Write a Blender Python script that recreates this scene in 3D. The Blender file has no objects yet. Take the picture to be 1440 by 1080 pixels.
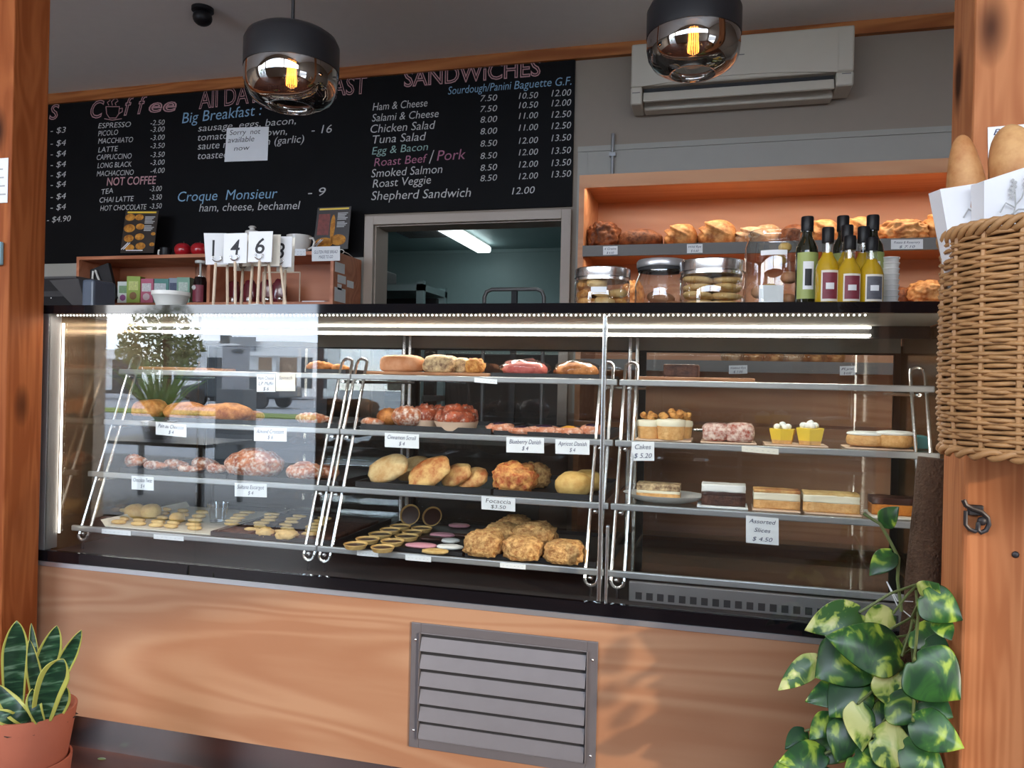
import bpy, bmesh, math, random
from mathutils import Vector, Matrix, noise as mnoise
PI = math.pi
SC = bpy.context.scene
COL = SC.collection

# ---------------------------------------------------------------- camera
FPX = 1100.0                                   # focal length in pixels of a 1440 x 1080 frame
YAW, PITCH, ROLL = 0.2612, -0.0018, 0.0226
CAM = Vector((1.950, -1.9157, 1.1488))
_F = Vector((-math.sin(YAW)*math.cos(PITCH), math.cos(YAW)*math.cos(PITCH), math.sin(PITCH)))
_r = Vector((math.cos(YAW), math.sin(YAW), 0)); _u = _r.cross(_F)
CR = _r*math.cos(ROLL) + _u*math.sin(ROLL); CU = -_r*math.sin(ROLL) + _u*math.cos(ROLL); CF = _F
cd = bpy.data.cameras.new('camera'); cam = bpy.data.objects.new('camera', cd); COL.objects.link(cam)
cd.sensor_width = 36; cd.sensor_fit = 'HORIZONTAL'; cd.lens = FPX/1440*36; cd.clip_start = .02
m = Matrix((CR, CU, -CF)).transposed().to_4x4(); m.translation = CAM; cam.matrix_world = m
SC.camera = cam
SC.view_settings.view_transform = 'Standard'; SC.view_settings.look = 'None'
SC.view_settings.gamma = 1; SC.view_settings.use_curve_mapping = False
SC.view_settings.exposure = -0.26

# ---------------------------------------------------------------- world and lights
W = bpy.data.worlds.new('sky'); SC.world = W; W.use_nodes = True
wn = W.node_tree.nodes; wl = W.node_tree.links
bg = wn['Background']; bg.inputs['Strength'].default_value = 13.5
tcw = wn.new('ShaderNodeTexCoord'); mpw = wn.new('ShaderNodeMapping'); mpw.inputs['Scale'].default_value = (1.5, 1.5, 4)
nzw = wn.new('ShaderNodeTexNoise'); nzw.inputs['Scale'].default_value = 1.6; nzw.inputs['Detail'].default_value = 5
rpw = wn.new('ShaderNodeValToRGB'); rpw.color_ramp.elements[0].position = .38; rpw.color_ramp.elements[1].position = .62
rpw.color_ramp.elements[0].color = (.56, .74, 1, 1); rpw.color_ramp.elements[1].color = (1, .98, .95, 1)
wl.new(tcw.outputs['Generated'], mpw.inputs[0]); wl.new(mpw.outputs[0], nzw.inputs['Vector']); wl.new(nzw.outputs[0], rpw.inputs[0])
wl.new(rpw.outputs[0], bg.inputs['Color'])

def lamp(name, kind, loc, energy, color=(1, 1, 1), **kw):
    d = bpy.data.lights.new(name, kind); d.energy = energy; d.color = color
    o = bpy.data.objects.new(name, d); COL.objects.link(o); o.location = loc
    for k, v in kw.items(): setattr(d, k, v)
    return o
def aim(o, d): o.rotation_euler = Vector(d).to_track_quat('-Z', 'Y').to_euler()
sun = lamp('sun', 'SUN', (6, -6, 5), 3.6, (1, .78, .54), angle=.03)
aim(sun, (-.82, .60, -.25))
# daylight portals in the shop openings (they only guide sampling of the sky)
for nm, loc, sx, sy, dr in (('portal_front', (-1.78, -3.25, 1.25), 1.9, 2.5, (0, 1, 0)), ('portal_side', (4.3, -2.385, .935), 1.33, 1.37, (-1, 0, 0)), ('portal_added_transom', (1.7, -3.25, 2.33), 5.0, .8, (0, 1, 0))):
    o = lamp(nm, 'AREA', loc, 1, shape='RECTANGLE', size=sx, size_y=sy); aim(o, dr); o.data.cycles.is_portal = True

# ---------------------------------------------------------------- pixel helpers (true depth points)
def ray(px, py): return CF + CR*((px-720)/FPX) + CU*((540-py)/FPX)
def aty(px, py, y): v = ray(px, py); return CAM + v*((y-CAM.y)/v.y)
def atz(px, py, z): v = ray(px, py); return CAM + v*((z-CAM.z)/v.z)
def xat(px, y, z):
    k = (px-720)/FPX; n = CR - CF*k; dy, dz = y-CAM.y, z-CAM.z
    return CAM.x - (n.y*dy + n.z*dz)/n.x
def mpp(x, y, z): return (Vector((x, y, z))-CAM).dot(CF)/FPX

# ---------------------------------------------------------------- materials
MATS = {}
def nd(nt, t, **kw):
    n = nt.nodes.new(t)
    for k, v in kw.items(): setattr(n, k, v)
    return n
def base(name):
    mt = bpy.data.materials.new(name); mt.use_nodes = True; MATS[name] = mt
    nt = mt.node_tree; return mt, nt, nt.nodes['Principled BSDF'], nt.links
def c4(c): return (c[0], c[1], c[2], 1)
def srgb(r, g, b):
    f = lambda v: ((v/255+.055)/1.055)**2.4 if v > 10 else v/255/12.92
    return (f(r), f(g), f(b))
def plain(name, col, rough=.5, metal=0, spec=.5, vary=.12, scale=18, bump=0, bscale=60, coat=0):
    mt, nt, b, L = base(name)
    tc = nd(nt, 'ShaderNodeTexCoord'); n = nd(nt, 'ShaderNodeTexNoise'); n.inputs['Scale'].default_value = scale; n.inputs['Detail'].default_value = 4
    mx = nd(nt, 'ShaderNodeMix', data_type='RGBA'); L.new(tc.outputs['Object'], n.inputs['Vector'])
    mx.inputs['A'].default_value = c4([max(0, v*(1-vary)) for v in col]); mx.inputs['B'].default_value = c4([min(1, v*(1+vary)) for v in col])
    L.new(n.outputs[0], mx.inputs['Factor']); L.new(mx.outputs['Result'], b.inputs['Base Color'])
    b.inputs['Roughness'].default_value = rough; b.inputs['Metallic'].default_value = metal; b.inputs['Specular IOR Level'].default_value = spec
    if coat: b.inputs['Coat Weight'].default_value = coat; b.inputs['Coat Roughness'].default_value = .05
    if bump:
        n2 = nd(nt, 'ShaderNodeTexNoise'); n2.inputs['Scale'].default_value = bscale; n2.inputs['Detail'].default_value = 3
        bp = nd(nt, 'ShaderNodeBump'); bp.inputs['Strength'].default_value = bump; bp.inputs['Distance'].default_value = .01
        L.new(tc.outputs['Object'], n2.inputs['Vector']); L.new(n2.outputs[0], bp.inputs['Height']); L.new(bp.outputs[0], b.inputs['Normal'])
    return mt
def glow(name, col, s):
    mt, nt, b, L = base(name); b.inputs['Base Color'].default_value = c4(col)
    b.inputs['Emission Color'].default_value = c4(col); b.inputs['Emission Strength'].default_value = s; return mt
def wood(name, c1, c2, axis='X', scale=1.0, rough=.5, knots=None, cath=.5, spec=.35):
    """long-grained timber; axis = direction of the grain; knots = dark knot colour"""
    mt, nt, b, L = base(name)
    tc = nd(nt, 'ShaderNodeTexCoord'); mp = nd(nt, 'ShaderNodeMapping')
    s = {'X': (.9, 9, 9), 'Y': (9, .9, 9), 'Z': (9, 9, .9)}[axis]; mp.inputs['Scale'].default_value = [v*scale for v in s]
    n = nd(nt, 'ShaderNodeTexNoise'); n.inputs['Scale'].default_value = 1.3; n.inputs['Detail'].default_value = 7; n.inputs['Distortion'].default_value = cath
    n3 = nd(nt, 'ShaderNodeTexNoise'); n3.inputs['Scale'].default_value = .35; n3.inputs['Detail'].default_value = 2; n3.inputs['Distortion'].default_value = 1.5
    w = nd(nt, 'ShaderNodeMath', operation='SINE'); w0 = nd(nt, 'ShaderNodeMath', operation='MULTIPLY'); w0.inputs[1].default_value = 55
    ad = nd(nt, 'ShaderNodeMath', operation='MULTIPLY_ADD'); ad.inputs[1].default_value = .16
    r = nd(nt, 'ShaderNodeValToRGB'); r.color_ramp.elements[0].position = .3; r.color_ramp.elements[1].position = .72
    r.color_ramp.elements[0].color = c4(c1); r.color_ramp.elements[1].color = c4(c2)
    L.new(tc.outputs['Object'], mp.inputs[0]); L.new(mp.outputs[0], n.inputs['Vector']); L.new(mp.outputs[0], n3.inputs['Vector'])
    L.new(n3.outputs[0], w0.inputs[0]); L.new(w0.outputs[0], w.inputs[0]); L.new(w.outputs[0], ad.inputs[0]); L.new(n.outputs[0], ad.inputs[2]); L.new(ad.outputs[0], r.inputs[0])
    out = r.outputs[0]
    if knots:
        mk = nd(nt, 'ShaderNodeMapping'); k = {'X': (1.6, 7, 7), 'Y': (7, 1.6, 7), 'Z': (8, 8, 3.4)}[axis]; mk.inputs['Scale'].default_value = k
        v = nd(nt, 'ShaderNodeTexVoronoi'); v.inputs['Scale'].default_value = 1.0; v.inputs['Randomness'].default_value = .9
        rk = nd(nt, 'ShaderNodeValToRGB'); rk.color_ramp.elements[0].position = .09; rk.color_ramp.elements[1].position = .27
        rk.color_ramp.elements[0].color = (1, 1, 1, 1); rk.color_ramp.elements[1].color = (0, 0, 0, 1)
        mx = nd(nt, 'ShaderNodeMix', data_type='RGBA'); mx.inputs['B'].default_value = c4(knots)
        L.new(tc.outputs['Object'], mk.inputs[0]); L.new(mk.outputs[0], v.inputs['Vector']); L.new(v.outputs['Distance'], rk.inputs[0])
        L.new(rk.outputs[0], mx.inputs['Factor']); L.new(out, mx.inputs['A']); out = mx.outputs['Result']
    L.new(out, b.inputs['Base Color']); b.inputs['Roughness'].default_value = rough; b.inputs['Specular IOR Level'].default_value = spec
    return mt
def crust(name, hi, lo, scale=28, dust=0, bump=.6, rough=.55, third=None, spec=.3, bscale=1.0):
    """baked dough: two browns by noise, darker in patches, optional flour or sugar on top (a deposit, by object height)"""
    mt, nt, b, L = base(name)
    tc = nd(nt, 'ShaderNodeTexCoord'); n = nd(nt, 'ShaderNodeTexNoise'); n.inputs['Scale'].default_value = scale; n.inputs['Detail'].default_value = 5; n.inputs['Roughness'].default_value = .65
    r = nd(nt, 'ShaderNodeValToRGB'); r.color_ramp.elements[0].position = .36; r.color_ramp.elements[1].position = .62
    r.color_ramp.elements[0].color = c4(lo); r.color_ramp.elements[1].color = c4(hi)
    if third: e = r.color_ramp.elements.new(.72); e.color = c4(third)
    L.new(tc.outputs['Object'], n.inputs['Vector']); L.new(n.outputs[0], r.inputs[0]); out = r.outputs[0]
    if dust:
        nn = nd(nt, 'ShaderNodeTexNoise'); nn.inputs['Scale'].default_value = scale*3.2; nn.inputs['Detail'].default_value = 4
        rr = nd(nt, 'ShaderNodeValToRGB'); rr.color_ramp.elements[0].position = .66-dust*.35; rr.color_ramp.elements[1].position = .98-dust*.35
        mx = nd(nt, 'ShaderNodeMix', data_type='RGBA'); mx.inputs['B'].default_value = (.84, .76, .66, 1)
        L.new(tc.outputs['Object'], nn.inputs['Vector']); L.new(nn.outputs[0], rr.inputs[0]); L.new(rr.outputs[0], mx.inputs['Factor'])
        L.new(out, mx.inputs['A']); out = mx.outputs['Result']
    L.new(out, b.inputs['Base Color']); b.inputs['Roughness'].default_value = rough; b.inputs['Specular IOR Level'].default_value = spec
    n2 = nd(nt, 'ShaderNodeTexNoise'); n2.inputs['Scale'].default_value = scale*3*bscale; n2.inputs['Detail'].default_value = 4
    bp = nd(nt, 'ShaderNodeBump'); bp.inputs['Strength'].default_value = bump; bp.inputs['Distance'].default_value = .004
    L.new(tc.outputs['Object'], n2.inputs['Vector']); L.new(n2.outputs[0], bp.inputs['Height']); L.new(bp.outputs[0], b.inputs['Normal'])
    return mt
def pane(name, tint=(1, 1, 1), ior=1.5, boost=1.0, rough=0.0, gcol=(1, 1, 1)):
    """thin clear glass: fresnel mix of see-through and mirror"""
    mt, nt, b, L = base(name); nt.nodes.remove(b); out = nt.nodes['Material Output']
    tr = nd(nt, 'ShaderNodeBsdfTransparent'); tr.inputs[0].default_value = c4(tint)
    gl = nd(nt, 'ShaderNodeBsdfGlossy'); gl.inputs['Roughness'].default_value = rough; gl.inputs['Color'].default_value = c4(gcol)
    fr = nd(nt, 'ShaderNodeFresnel'); gm = nd(nt, 'ShaderNodeNewGeometry'); ir = nd(nt, 'ShaderNodeMapRange')
    ir.inputs['To Min'].default_value = ior; ir.inputs['To Max'].default_value = 1/ior; L.new(gm.outputs['Backfacing'], ir.inputs['Value']); L.new(ir.outputs[0], fr.inputs[0])   # a thin pane has no total reflection on its way out
    mu = nd(nt, 'ShaderNodeMath', operation='MULTIPLY', use_clamp=True); mu.inputs[1].default_value = boost
    mx = nd(nt, 'ShaderNodeMixShader'); L.new(fr.outputs[0], mu.inputs[0]); L.new(mu.outputs[0], mx.inputs[0])
    L.new(tr.outputs[0], mx.inputs[1]); L.new(gl.outputs[0], mx.inputs[2]); L.new(mx.outputs[0], out.inputs[0]); return mt
def brushed(name, col, rough=.3, axis=(2, 60, 60), metal=1):
    mt, nt, b, L = base(name); tc = nd(nt, 'ShaderNodeTexCoord'); mp = nd(nt, 'ShaderNodeMapping'); mp.inputs['Scale'].default_value = axis
    n = nd(nt, 'ShaderNodeTexNoise'); n.inputs['Scale'].default_value = 4; n.inputs['Detail'].default_value = 3
    mr = nd(nt, 'ShaderNodeMapRange'); mr.inputs['To Min'].default_value = rough*.7; mr.inputs['To Max'].default_value = rough*1.3
    L.new(tc.outputs['Object'], mp.inputs[0]); L.new(mp.outputs[0], n.inputs['Vector']); L.new(n.outputs[0], mr.inputs[0]); L.new(mr.outputs[0], b.inputs['Roughness'])
    b.inputs['Base Color'].default_value = c4(col); b.inputs['Metallic'].default_value = metal; return mt

M_CEIL = plain('ceiling_paint', (.88, .87, .85), .8, vary=.03)
M_WALL = plain('taupe_paint', (.30, .250, .205), .75, vary=.03)
M_RAIL = plain('grey_green_board', (.36, .35, .315), .6, vary=.03)
M_FRAME = plain('doorframe_paint', (.43, .37, .32), .5, vary=.04)
M_KITCH = plain('kitchen_paint', (.34, .47, .48), .5, vary=.04)
M_TRIM = wood('cornice_timber', srgb(150, 84, 40), srgb(190, 120, 66), 'X', 1.4)
M_POST = wood('fir_post', srgb(166, 102, 64), srgb(186, 122, 80), 'Z', 2.6, .5, knots=srgb(60, 28, 14), cath=.3, spec=.12)
M_POSTL = wood('fir_post_red', srgb(140, 74, 38), srgb(164, 94, 52), 'Z', 2.4, .45, knots=srgb(48, 20, 8), cath=.3, spec=.1)
M_LAM = wood('beech_laminate', srgb(156, 112, 84), srgb(171, 132, 103), 'X', .9, .38, cath=.25)
M_UNIT = wood('unit_laminate', srgb(184, 124, 84), srgb(200, 145, 104), 'X', .8, .4, cath=.35)
M_CUB = wood('cubby_laminate', srgb(176, 108, 76), srgb(200, 132, 98), 'X', .8, .45, cath=.35)
M_FLOOR = wood('dark_floor', srgb(66, 34, 24), srgb(104, 58, 42), 'X', .7, .55, spec=.2)
M_BOARD = plain('chalkboard_black', (.006, .006, .007), .6, vary=.3, scale=5, spec=.1)
M_WHITECH = plain('white_chalk', (.55, .55, .55), .9, vary=.25, scale=90)
M_PINKCH = plain('pink_chalk', (.50, .28, .30), .9, vary=.25, scale=90)
M_ROSECH = plain('rose_chalk', (.42, .17, .26), .9, vary=.25, scale=90)
M_BLUECH = plain('blue_chalk', (.26, .44, .62), .9, vary=.25, scale=90)
M_GREENCH = plain('green_chalk', (.30, .45, .42), .9, vary=.25, scale=90)
M_PAPER = plain('white_paper', (.82, .84, .86), .7, vary=.03)
M_CREAMP = plain('cream_paper', (.80, .76, .66), .7, vary=.03)
M_INK = plain('black_ink', (.02, .02, .025), .6)
M_NAVY = plain('navy_ink', (.02, .03, .10), .6)
M_BLACKG = plain('black_gloss', (.006, .006, .008), .04, spec=.6)
M_BLACK = plain('black_satin', (.010, .010, .012), .4, spec=.3)
M_BLACKM = plain('black_matt', (.018, .018, .02), .6)
M_STEEL = plain('brushed_steel', (.50, .50, .52), .26, metal=1, vary=.02)
M_LINING = plain('grey_lining', (.26, .255, .24), .65, vary=.04)
M_DSTEEL = plain('dark_steel', (.20, .19, .19), .5, metal=.4, vary=.05)
M_VENT = plain('vent_grey', (.155, .145, .155), .42, metal=.3, vary=.08)
M_CHROME = plain('chrome', (.86, .87, .88), .22, metal=1, vary=.02)
M_ALU = plain('aluminium_trim', (.58, .60, .63), .32, metal=.8, vary=.03)
M_RAILG = plain('shelf_rail_grey', (.36, .37, .38), .35, metal=.5, vary=.04)
M_SFRONT = plain('shelf_front_grey', (.15, .145, .14), .55, vary=.06)
M_GLASS = pane('case_glass', (.97, .985, .98), 1.52, 1.1)
M_JAR = pane('jar_glass', (.93, .95, .94), 1.5, 2.2)
M_SHELFG = pane('shelf_glass', (.90, .95, .93), 1.5, .9)
M_SMOKE = pane('smoked_glass', (.44, .43, .42), 2.2, 2.6, gcol=(.9, .89, .88))
M_FILM = pane('cling_film', (.95, .95, .96), 1.4, 1.6, .15)
M_BRONZE = plain('bronze_panel', (.24, .17, .11), .13, metal=.75, vary=.1)
M_LED = glow('led_white', (1, .93, .80), 13)
M_LEDW = glow('led_soft', (1, .95, .86), 14)
M_FLUO = glow('fluorescent_tube', (.9, 1, 1), 4)
M_FIL = glow('filament', (1, .34, .05), 16)
M_CERAM = plain('white_ceramic', (.72, .70, .66), .18, vary=.04)
M_PLAST = plain('white_plastic', (.70, .70, .66), .35, vary=.03)
M_AC = plain('aircon_cream', (.56, .52, .44), .4, vary=.02)
M_APPLE = plain('red_glaze', (.42, .012, .02), .15, vary=.3, coat=.5)
M_TERRA = plain('terracotta', srgb(186, 104, 76), .75, vary=.16, scale=7, bump=.15)
M_SOIL = plain('potting_soil', (.06, .04, .028), .9, vary=.5, scale=60, bump=.8)
M_COIR = plain('coir_pole', srgb(84, 62, 46), .95, vary=.35, scale=70, bump=.8, bscale=140)
M_STICK = plain('pale_wood_stick', (.66, .52, .38), .6, vary=.1)
M_WICKER = plain('wicker', srgb(176, 132, 86), .5, vary=.4, scale=26)
M_WICKD = plain('wicker_dark', srgb(92, 58, 32), .7, vary=.3)
M_IRON = plain('wrought_iron', (.045, .04, .042), .45, metal=.4)
M_GREEN = plain('label_green', (.34, .40, .12), .5); M_OLIVE = plain('olive_bottle', (.012, .014, .006), .08, coat=.6)
M_OIL = plain('golden_oil', (.52, .33, .015), .12, coat=.5, vary=.1); M_MAROON = plain('label_maroon', (.22, .03, .05), .5, vary=.3, scale=80)
M_SYRUP = plain('dark_syrup', (.015, .008, .008), .1)
M_TRAY = plain('baking_tray', (.018, .018, .02), .45, metal=.3)
M_TRAYWOOD = wood('board_wood', srgb(140, 92, 60), srgb(176, 124, 86), 'X', 2)
M_PARCH = plain('parchment', (.72, .68, .58), .6, vary=.05)
M_CASEPAPER = plain('baking_case', (.70, .50, .36), .7, vary=.12)
M_CREAM = plain('cream', (.82, .76, .58), .45, vary=.06); M_ICING = plain('white_icing', (.84, .84, .80), .4, vary=.04)
M_PINKI = plain('pink_icing', (.66, .30, .36), .4, vary=.12); M_LEMON = plain('lemon_cup', (.82, .56, .05), .4, vary=.1)
M_CHOC = plain('chocolate', (.045, .016, .012), .3, vary=.3, scale=60); M_CHOCC = crust('choc_crumb', (.09, .035, .022), (.03, .012, .01), 60)
M_CROISS = crust('croissant_crust', srgb(206, 136, 74), srgb(140, 74, 30), 30); M_DUSTED = crust('sugar_dusted', srgb(196, 122, 82), srgb(140, 70, 42), 26, dust=.62)
M_SCROLL = crust('cinnamon_glaze', srgb(176, 88, 58), srgb(104, 38, 22), 34, dust=.35, rough=.3)
M_DANISH = crust('danish_crust', srgb(216, 150, 120), srgb(178, 100, 64), 40, dust=.4)
M_FOCAC = crust('focaccia_pale', srgb(214, 186, 136), srgb(184, 140, 86), 22); M_FOCAC2 = crust('focaccia_cheese', srgb(224, 182, 116), srgb(170, 92, 46), 26)
M_CHEESY = crust('cheese_scroll', srgb(230, 170, 98), srgb(176, 76, 42), 55, bump=1); M_SAVOURY = crust('savoury_crumb', srgb(232, 186, 122), srgb(164, 106, 58), 90, bump=1)
M_BUNY = crust('yellow_bun', srgb(226, 192, 120), srgb(196, 150, 80), 20); M_TART = crust('tart_shell', srgb(226, 190, 124), srgb(196, 148, 84), 30)
M_LOAF = crust('soft_loaf', srgb(206, 152, 116), srgb(176, 112, 70), 12, bump=.2); M_FRUITL = crust('fruit_loaf', srgb(224, 196, 150), srgb(110, 80, 60), 48)
M_RYE = crust('dark_rye', srgb(132, 76, 42), srgb(60, 26, 14), 26, third=srgb(190, 140, 98)); M_RYE2 = crust('brown_rye', srgb(140, 84, 50), srgb(82, 40, 20), 40)
M_SOUR = crust('sourdough', srgb(222, 166, 104), srgb(150, 86, 40), 18, third=srgb(228, 190, 140)); M_FLOURB = crust('floury_loaf', srgb(216, 184, 146), srgb(180, 130, 86), 22, dust=.35)
M_BAG = crust('baguette_crust', srgb(214, 166, 112), srgb(172, 112, 66), 11, bump=.3, bscale=2); M_COCO = crust('lamington_coconut', srgb(236, 214, 200), srgb(160, 62, 38), 70, bump=1)
M_SPONGE = crust('sponge', srgb(224, 176, 116), srgb(200, 146, 84), 60); M_POPC = crust('caramel_crumble', srgb(220, 164, 92), srgb(168, 98, 40), 60, bump=1)
M_CARAM = crust('caramel_slice', srgb(206, 132, 52), srgb(176, 100, 34), 30); M_PINKP = crust('pink_pastry', srgb(200, 108, 100), srgb(166, 70, 64), 30)
M_BISC = crust('sugar_biscuit', srgb(222, 192, 132), srgb(200, 160, 96), 30); M_COOKIE = crust('jar_cookie', srgb(222, 188, 130), srgb(190, 146, 86), 30)

# ---------------------------------------------------------------- mesh helpers
def box(bm, x0, x1, y0, y1, z0, z1, M=None):
    vs = [bm.verts.new(((M @ Vector(p)) if M else Vector(p))) for p in
          ((x0, y0, z0), (x1, y0, z0), (x1, y1, z0), (x0, y1, z0), (x0, y0, z1), (x1, y0, z1), (x1, y1, z1), (x0, y1, z1))]
    for f in ((3, 2, 1, 0), (4, 5, 6, 7), (0, 1, 5, 4), (1, 2, 6, 5), (2, 3, 7, 6), (3, 0, 4, 7)): bm.faces.new([vs[i] for i in f])
    return bm
def lathe(bm, prof, seg=32, cx=0, cy=0, cz=0, M=None, closed=False):
    rings = []
    for r, z in prof:
        if r < 1e-5:
            p = Vector((cx, cy, cz+z)); rings.append([bm.verts.new(M @ p if M else p)])
        else:
            R = []
            for i in range(seg):
                a = 2*PI*i/seg; p = Vector((cx+r*math.cos(a), cy+r*math.sin(a), cz+z)); R.append(bm.verts.new(M @ p if M else p))
            rings.append(R)
    for A, B in zip(rings, rings[1:]):
        for i in range(seg):
            j = (i+1) % seg
            if len(A) == 1 and len(B) == 1: continue
            if len(A) == 1: bm.faces.new((A[0], B[j], B[i]))
            elif len(B) == 1: bm.faces.new((A[i], A[j], B[0]))
            else: bm.faces.new((A[i], A[j], B[j], B[i]))
    return bm
def tube(bm, pts, r, seg=8, closed=False, rs=None):
    pts = [Vector(p) for p in pts]; n = len(pts); rings = []; up = None
    for i, p in enumerate(pts):
        if closed: d = pts[(i+1) % n]-pts[i-1]
        else: d = pts[min(i+1, n-1)]-pts[max(i-1, 0)]
        d.normalize()
        if up is None: up = Vector((0, 0, 1)) if abs(d.z) < .9 else Vector((1, 0, 0))
        a = d.cross(up); a.normalize(); b = a.cross(d); up = b
        rr = rs[i] if rs else r
        rings.append([bm.verts.new(p+a*rr*math.cos(2*PI*k/seg)+b*rr*math.sin(2*PI*k/seg)) for k in range(seg)])
    prs = list(zip(rings, rings[1:])) + ([(rings[-1], rings[0])] if closed else [])
    for A, B in prs:
        for k in range(seg): bm.faces.new((A[k], A[(k+1) % seg], B[(k+1) % seg], B[k]))
    if not closed: bm.faces.new(rings[0][::-1]); bm.faces.new(rings[-1])
    return bm
def blob(bm, c, s, sub=3, amp=.0, freq=3.0, seed=0, flat=None, power=1.0, rot=0, fn=None):
    """rounded lump: scaled icosphere roughened by noise; flat = z (fraction of half height) where the base is cut flat"""
    t = bmesh.new(); bmesh.ops.create_icosphere(t, subdivisions=sub, radius=1)
    R = Matrix.Rotation(rot, 3, 'Z')
    for v in t.verts:
        p = v.co.copy()
        if power != 1: p = Vector([math.copysign(abs(k)**power, k) for k in p])
        if amp: p *= 1 + amp*mnoise.noise(v.co*freq + Vector((seed*7.3, seed*3.1, seed*1.7)))
        if fn: p = fn(p, v.co)
        if flat is not None and p.z < flat: p.z = flat
        q = R @ Vector((p.x*s[0], p.y*s[1], p.z*s[2])); v.co = q + Vector(c)
    mp = {}
    for v in t.verts: mp[v] = bm.verts.new(v.co)
    for f in t.faces: bm.faces.new([mp[v] for v in f.verts])
    t.free(); return bm
def B(): return bmesh.new()
def obj(name, bm, mat, parent=None, smooth=True, bevel=0, angle=40, sub=0):
    me = bpy.data.meshes.new(name); bmesh.ops.recalc_face_normals(bm, faces=bm.faces); bm.to_mesh(me); bm.free()
    for mm in (mat if isinstance(mat, (list, tuple)) else [mat]): me.materials.append(mm)
    if smooth:
        me.shade_smooth()
        if angle < 180: me.set_sharp_from_angle(angle=math.radians(angle))
    o = bpy.data.objects.new(name, me); COL.objects.link(o)
    if parent: o.parent = parent; o.matrix_parent_inverse = Matrix()
    if bevel:
        b = o.modifiers.new('bevel', 'BEVEL'); b.width = bevel; b.segments = 2; b.limit_method = 'ANGLE'
    if sub: s = o.modifiers.new('sub', 'SUBSURF'); s.levels = sub; s.render_levels = sub
    return o
def tag(o, label, cat, group=None):
    o['label'] = label; o['category'] = cat
    if group: o['group'] = group
    return o
def thing(name, label, cat, loc=(0, 0, 0), rz=0, group=None):
    o = bpy.data.objects.new(name, None); COL.objects.link(o); o.location = loc; o.rotation_euler = (0, 0, rz); o.empty_display_size = .02
    return tag(o, label, cat, group)
def struct(name, bm, mat, **kw): o = obj(name, bm, mat, **kw); o['kind'] = 'structure'; return o
def bx(*a): return box(B(), *a)

# ---------------------------------------------------------------- lettering
_dg = None
def text_bm(bm, s, p0, p1=None, h=.02, shear=.0, n=Vector((0, -1, 0)), outline=0, weight=0, space=1.0, width=None, up=None, align='L', depth=.0):
    """write s from point p0 (left end of the base line) towards p1, fitted to that length; n = the way the writing faces"""
    cu = bpy.data.curves.new('t', 'FONT'); cu.body = s; cu.size = 1; cu.shear = shear; cu.space_character = space; cu.resolution_u = 3
    if outline: cu.fill_mode = 'NONE'; cu.bevel_depth = outline/h*.72; cu.bevel_resolution = 0
    elif weight: cu.offset = weight
    o = bpy.data.objects.new('t', cu); COL.objects.link(o); bpy.context.view_layer.update()
    me = bpy.data.meshes.new_from_object(o.evaluated_get(bpy.context.evaluated_depsgraph_get()))
    bpy.data.objects.remove(o); bpy.data.curves.remove(cu)
    if not len(me.vertices): return
    xs = [v.co.x for v in me.vertices]; x0, x1 = min(xs), max(xs); p0 = Vector(p0)
    if p1 is not None: d = Vector(p1)-p0; L = d.length; d.normalize()
    else: L = width; d = Vector((1, 0, 0)) if up is None else Vector(up[0])
    sy = h/.72; sx = L/(x1-x0) if L else sy
    if align == 'C': p0 = p0 - d*(L/2)
    U = (n.cross(d)).normalized() if up is None else Vector(up[1])
    vs = [bm.verts.new(p0 + d*((v.co.x-x0)*sx) + U*(v.co.y*sy) + n*(v.co.z*sy*.15)) for v in me.vertices]
    for f in me.polygons:
        try: bm.faces.new([vs[i] for i in f.vertices])
        except ValueError: pass
    bpy.data.meshes.remove(me)
def natural(s, h, k=.52): return max(1, len(s))*h/.72*k

# ================================================================ ROOM SHELL
XL, XR, YF, YBK, ZC = -3.4, 4.2, -3.2, 2.05, 2.873
OX0, OX1 = aty(132, 500, 3.2).x, aty(445, 500, 3.2).x           # shop doorway, as its reflection shows it
struct('floor', bx(XL-.2, XR+.2, YF-.2, 5.2, -.06, 0), M_FLOOR, smooth=False)
struct('ceiling', bx(XL-.2, XR+.2, YF-.2, YBK+.14, ZC, ZC+.1), M_CEIL, smooth=False)
w = B()                                                             # back wall with the kitchen doorway cut out
DX0, DX1, DZ = .085, 1.145, 2.002
for a in ((XL, DX0, 0, ZC), (DX1, XR, 0, ZC), (DX0, DX1, DZ, ZC)): box(w, a[0], a[1], YBK, YBK+.14, a[2], a[3])
struct('wall_back', w, M_WALL, smooth=False)
w = B()                                                             # shop front: doorway on the left; unseen high openings added for more daylight
for a in ((XL, OX0, 0, ZC), (OX1, XR, 0, 1.95), (OX0, OX1, 2.70, ZC), (OX1, OX1+.12, 1.95, ZC), (1.6, 1.7, 1.95, 2.70), (4.1, XR, 1.95, 2.70), (OX1+.12, XR, 2.70, ZC)): box(w, a[0], a[1], YF-.12, YF, a[2], a[3])
struct('wall_front', w, M_WALL, smooth=False)
w = B()                                                             # right wall with a wide window
for a in ((YF, -3.05, 0, ZC), (-1.72, YBK, 0, ZC), (-3.05, -1.72, 0, .25), (-3.05, -1.72, 1.62, ZC)): box(w, XR, XR+.12, a[0], a[1], a[2], a[3])
struct('wall_right', w, M_WALL, smooth=False)
struct('wall_left', bx(XL-.12, XL, YF, YBK, 0, ZC), M_WALL, smooth=False)
struct('trim_1', bx(XL, XR, YBK-.032, YBK, ZC-.062, ZC), M_TRIM, smooth=False)           # timber cornice
w = B(); box(w, 1.215, XR, YBK-.012, YBK, 1.0, 2.335); box(w, 1.215, XR, YBK-.02, YBK-.012, 2.335, 2.362)
for x in (1.262, 2.02): box(w, x, x+.004, YBK-.015, YBK-.012, 1.2, 2.335)
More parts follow.
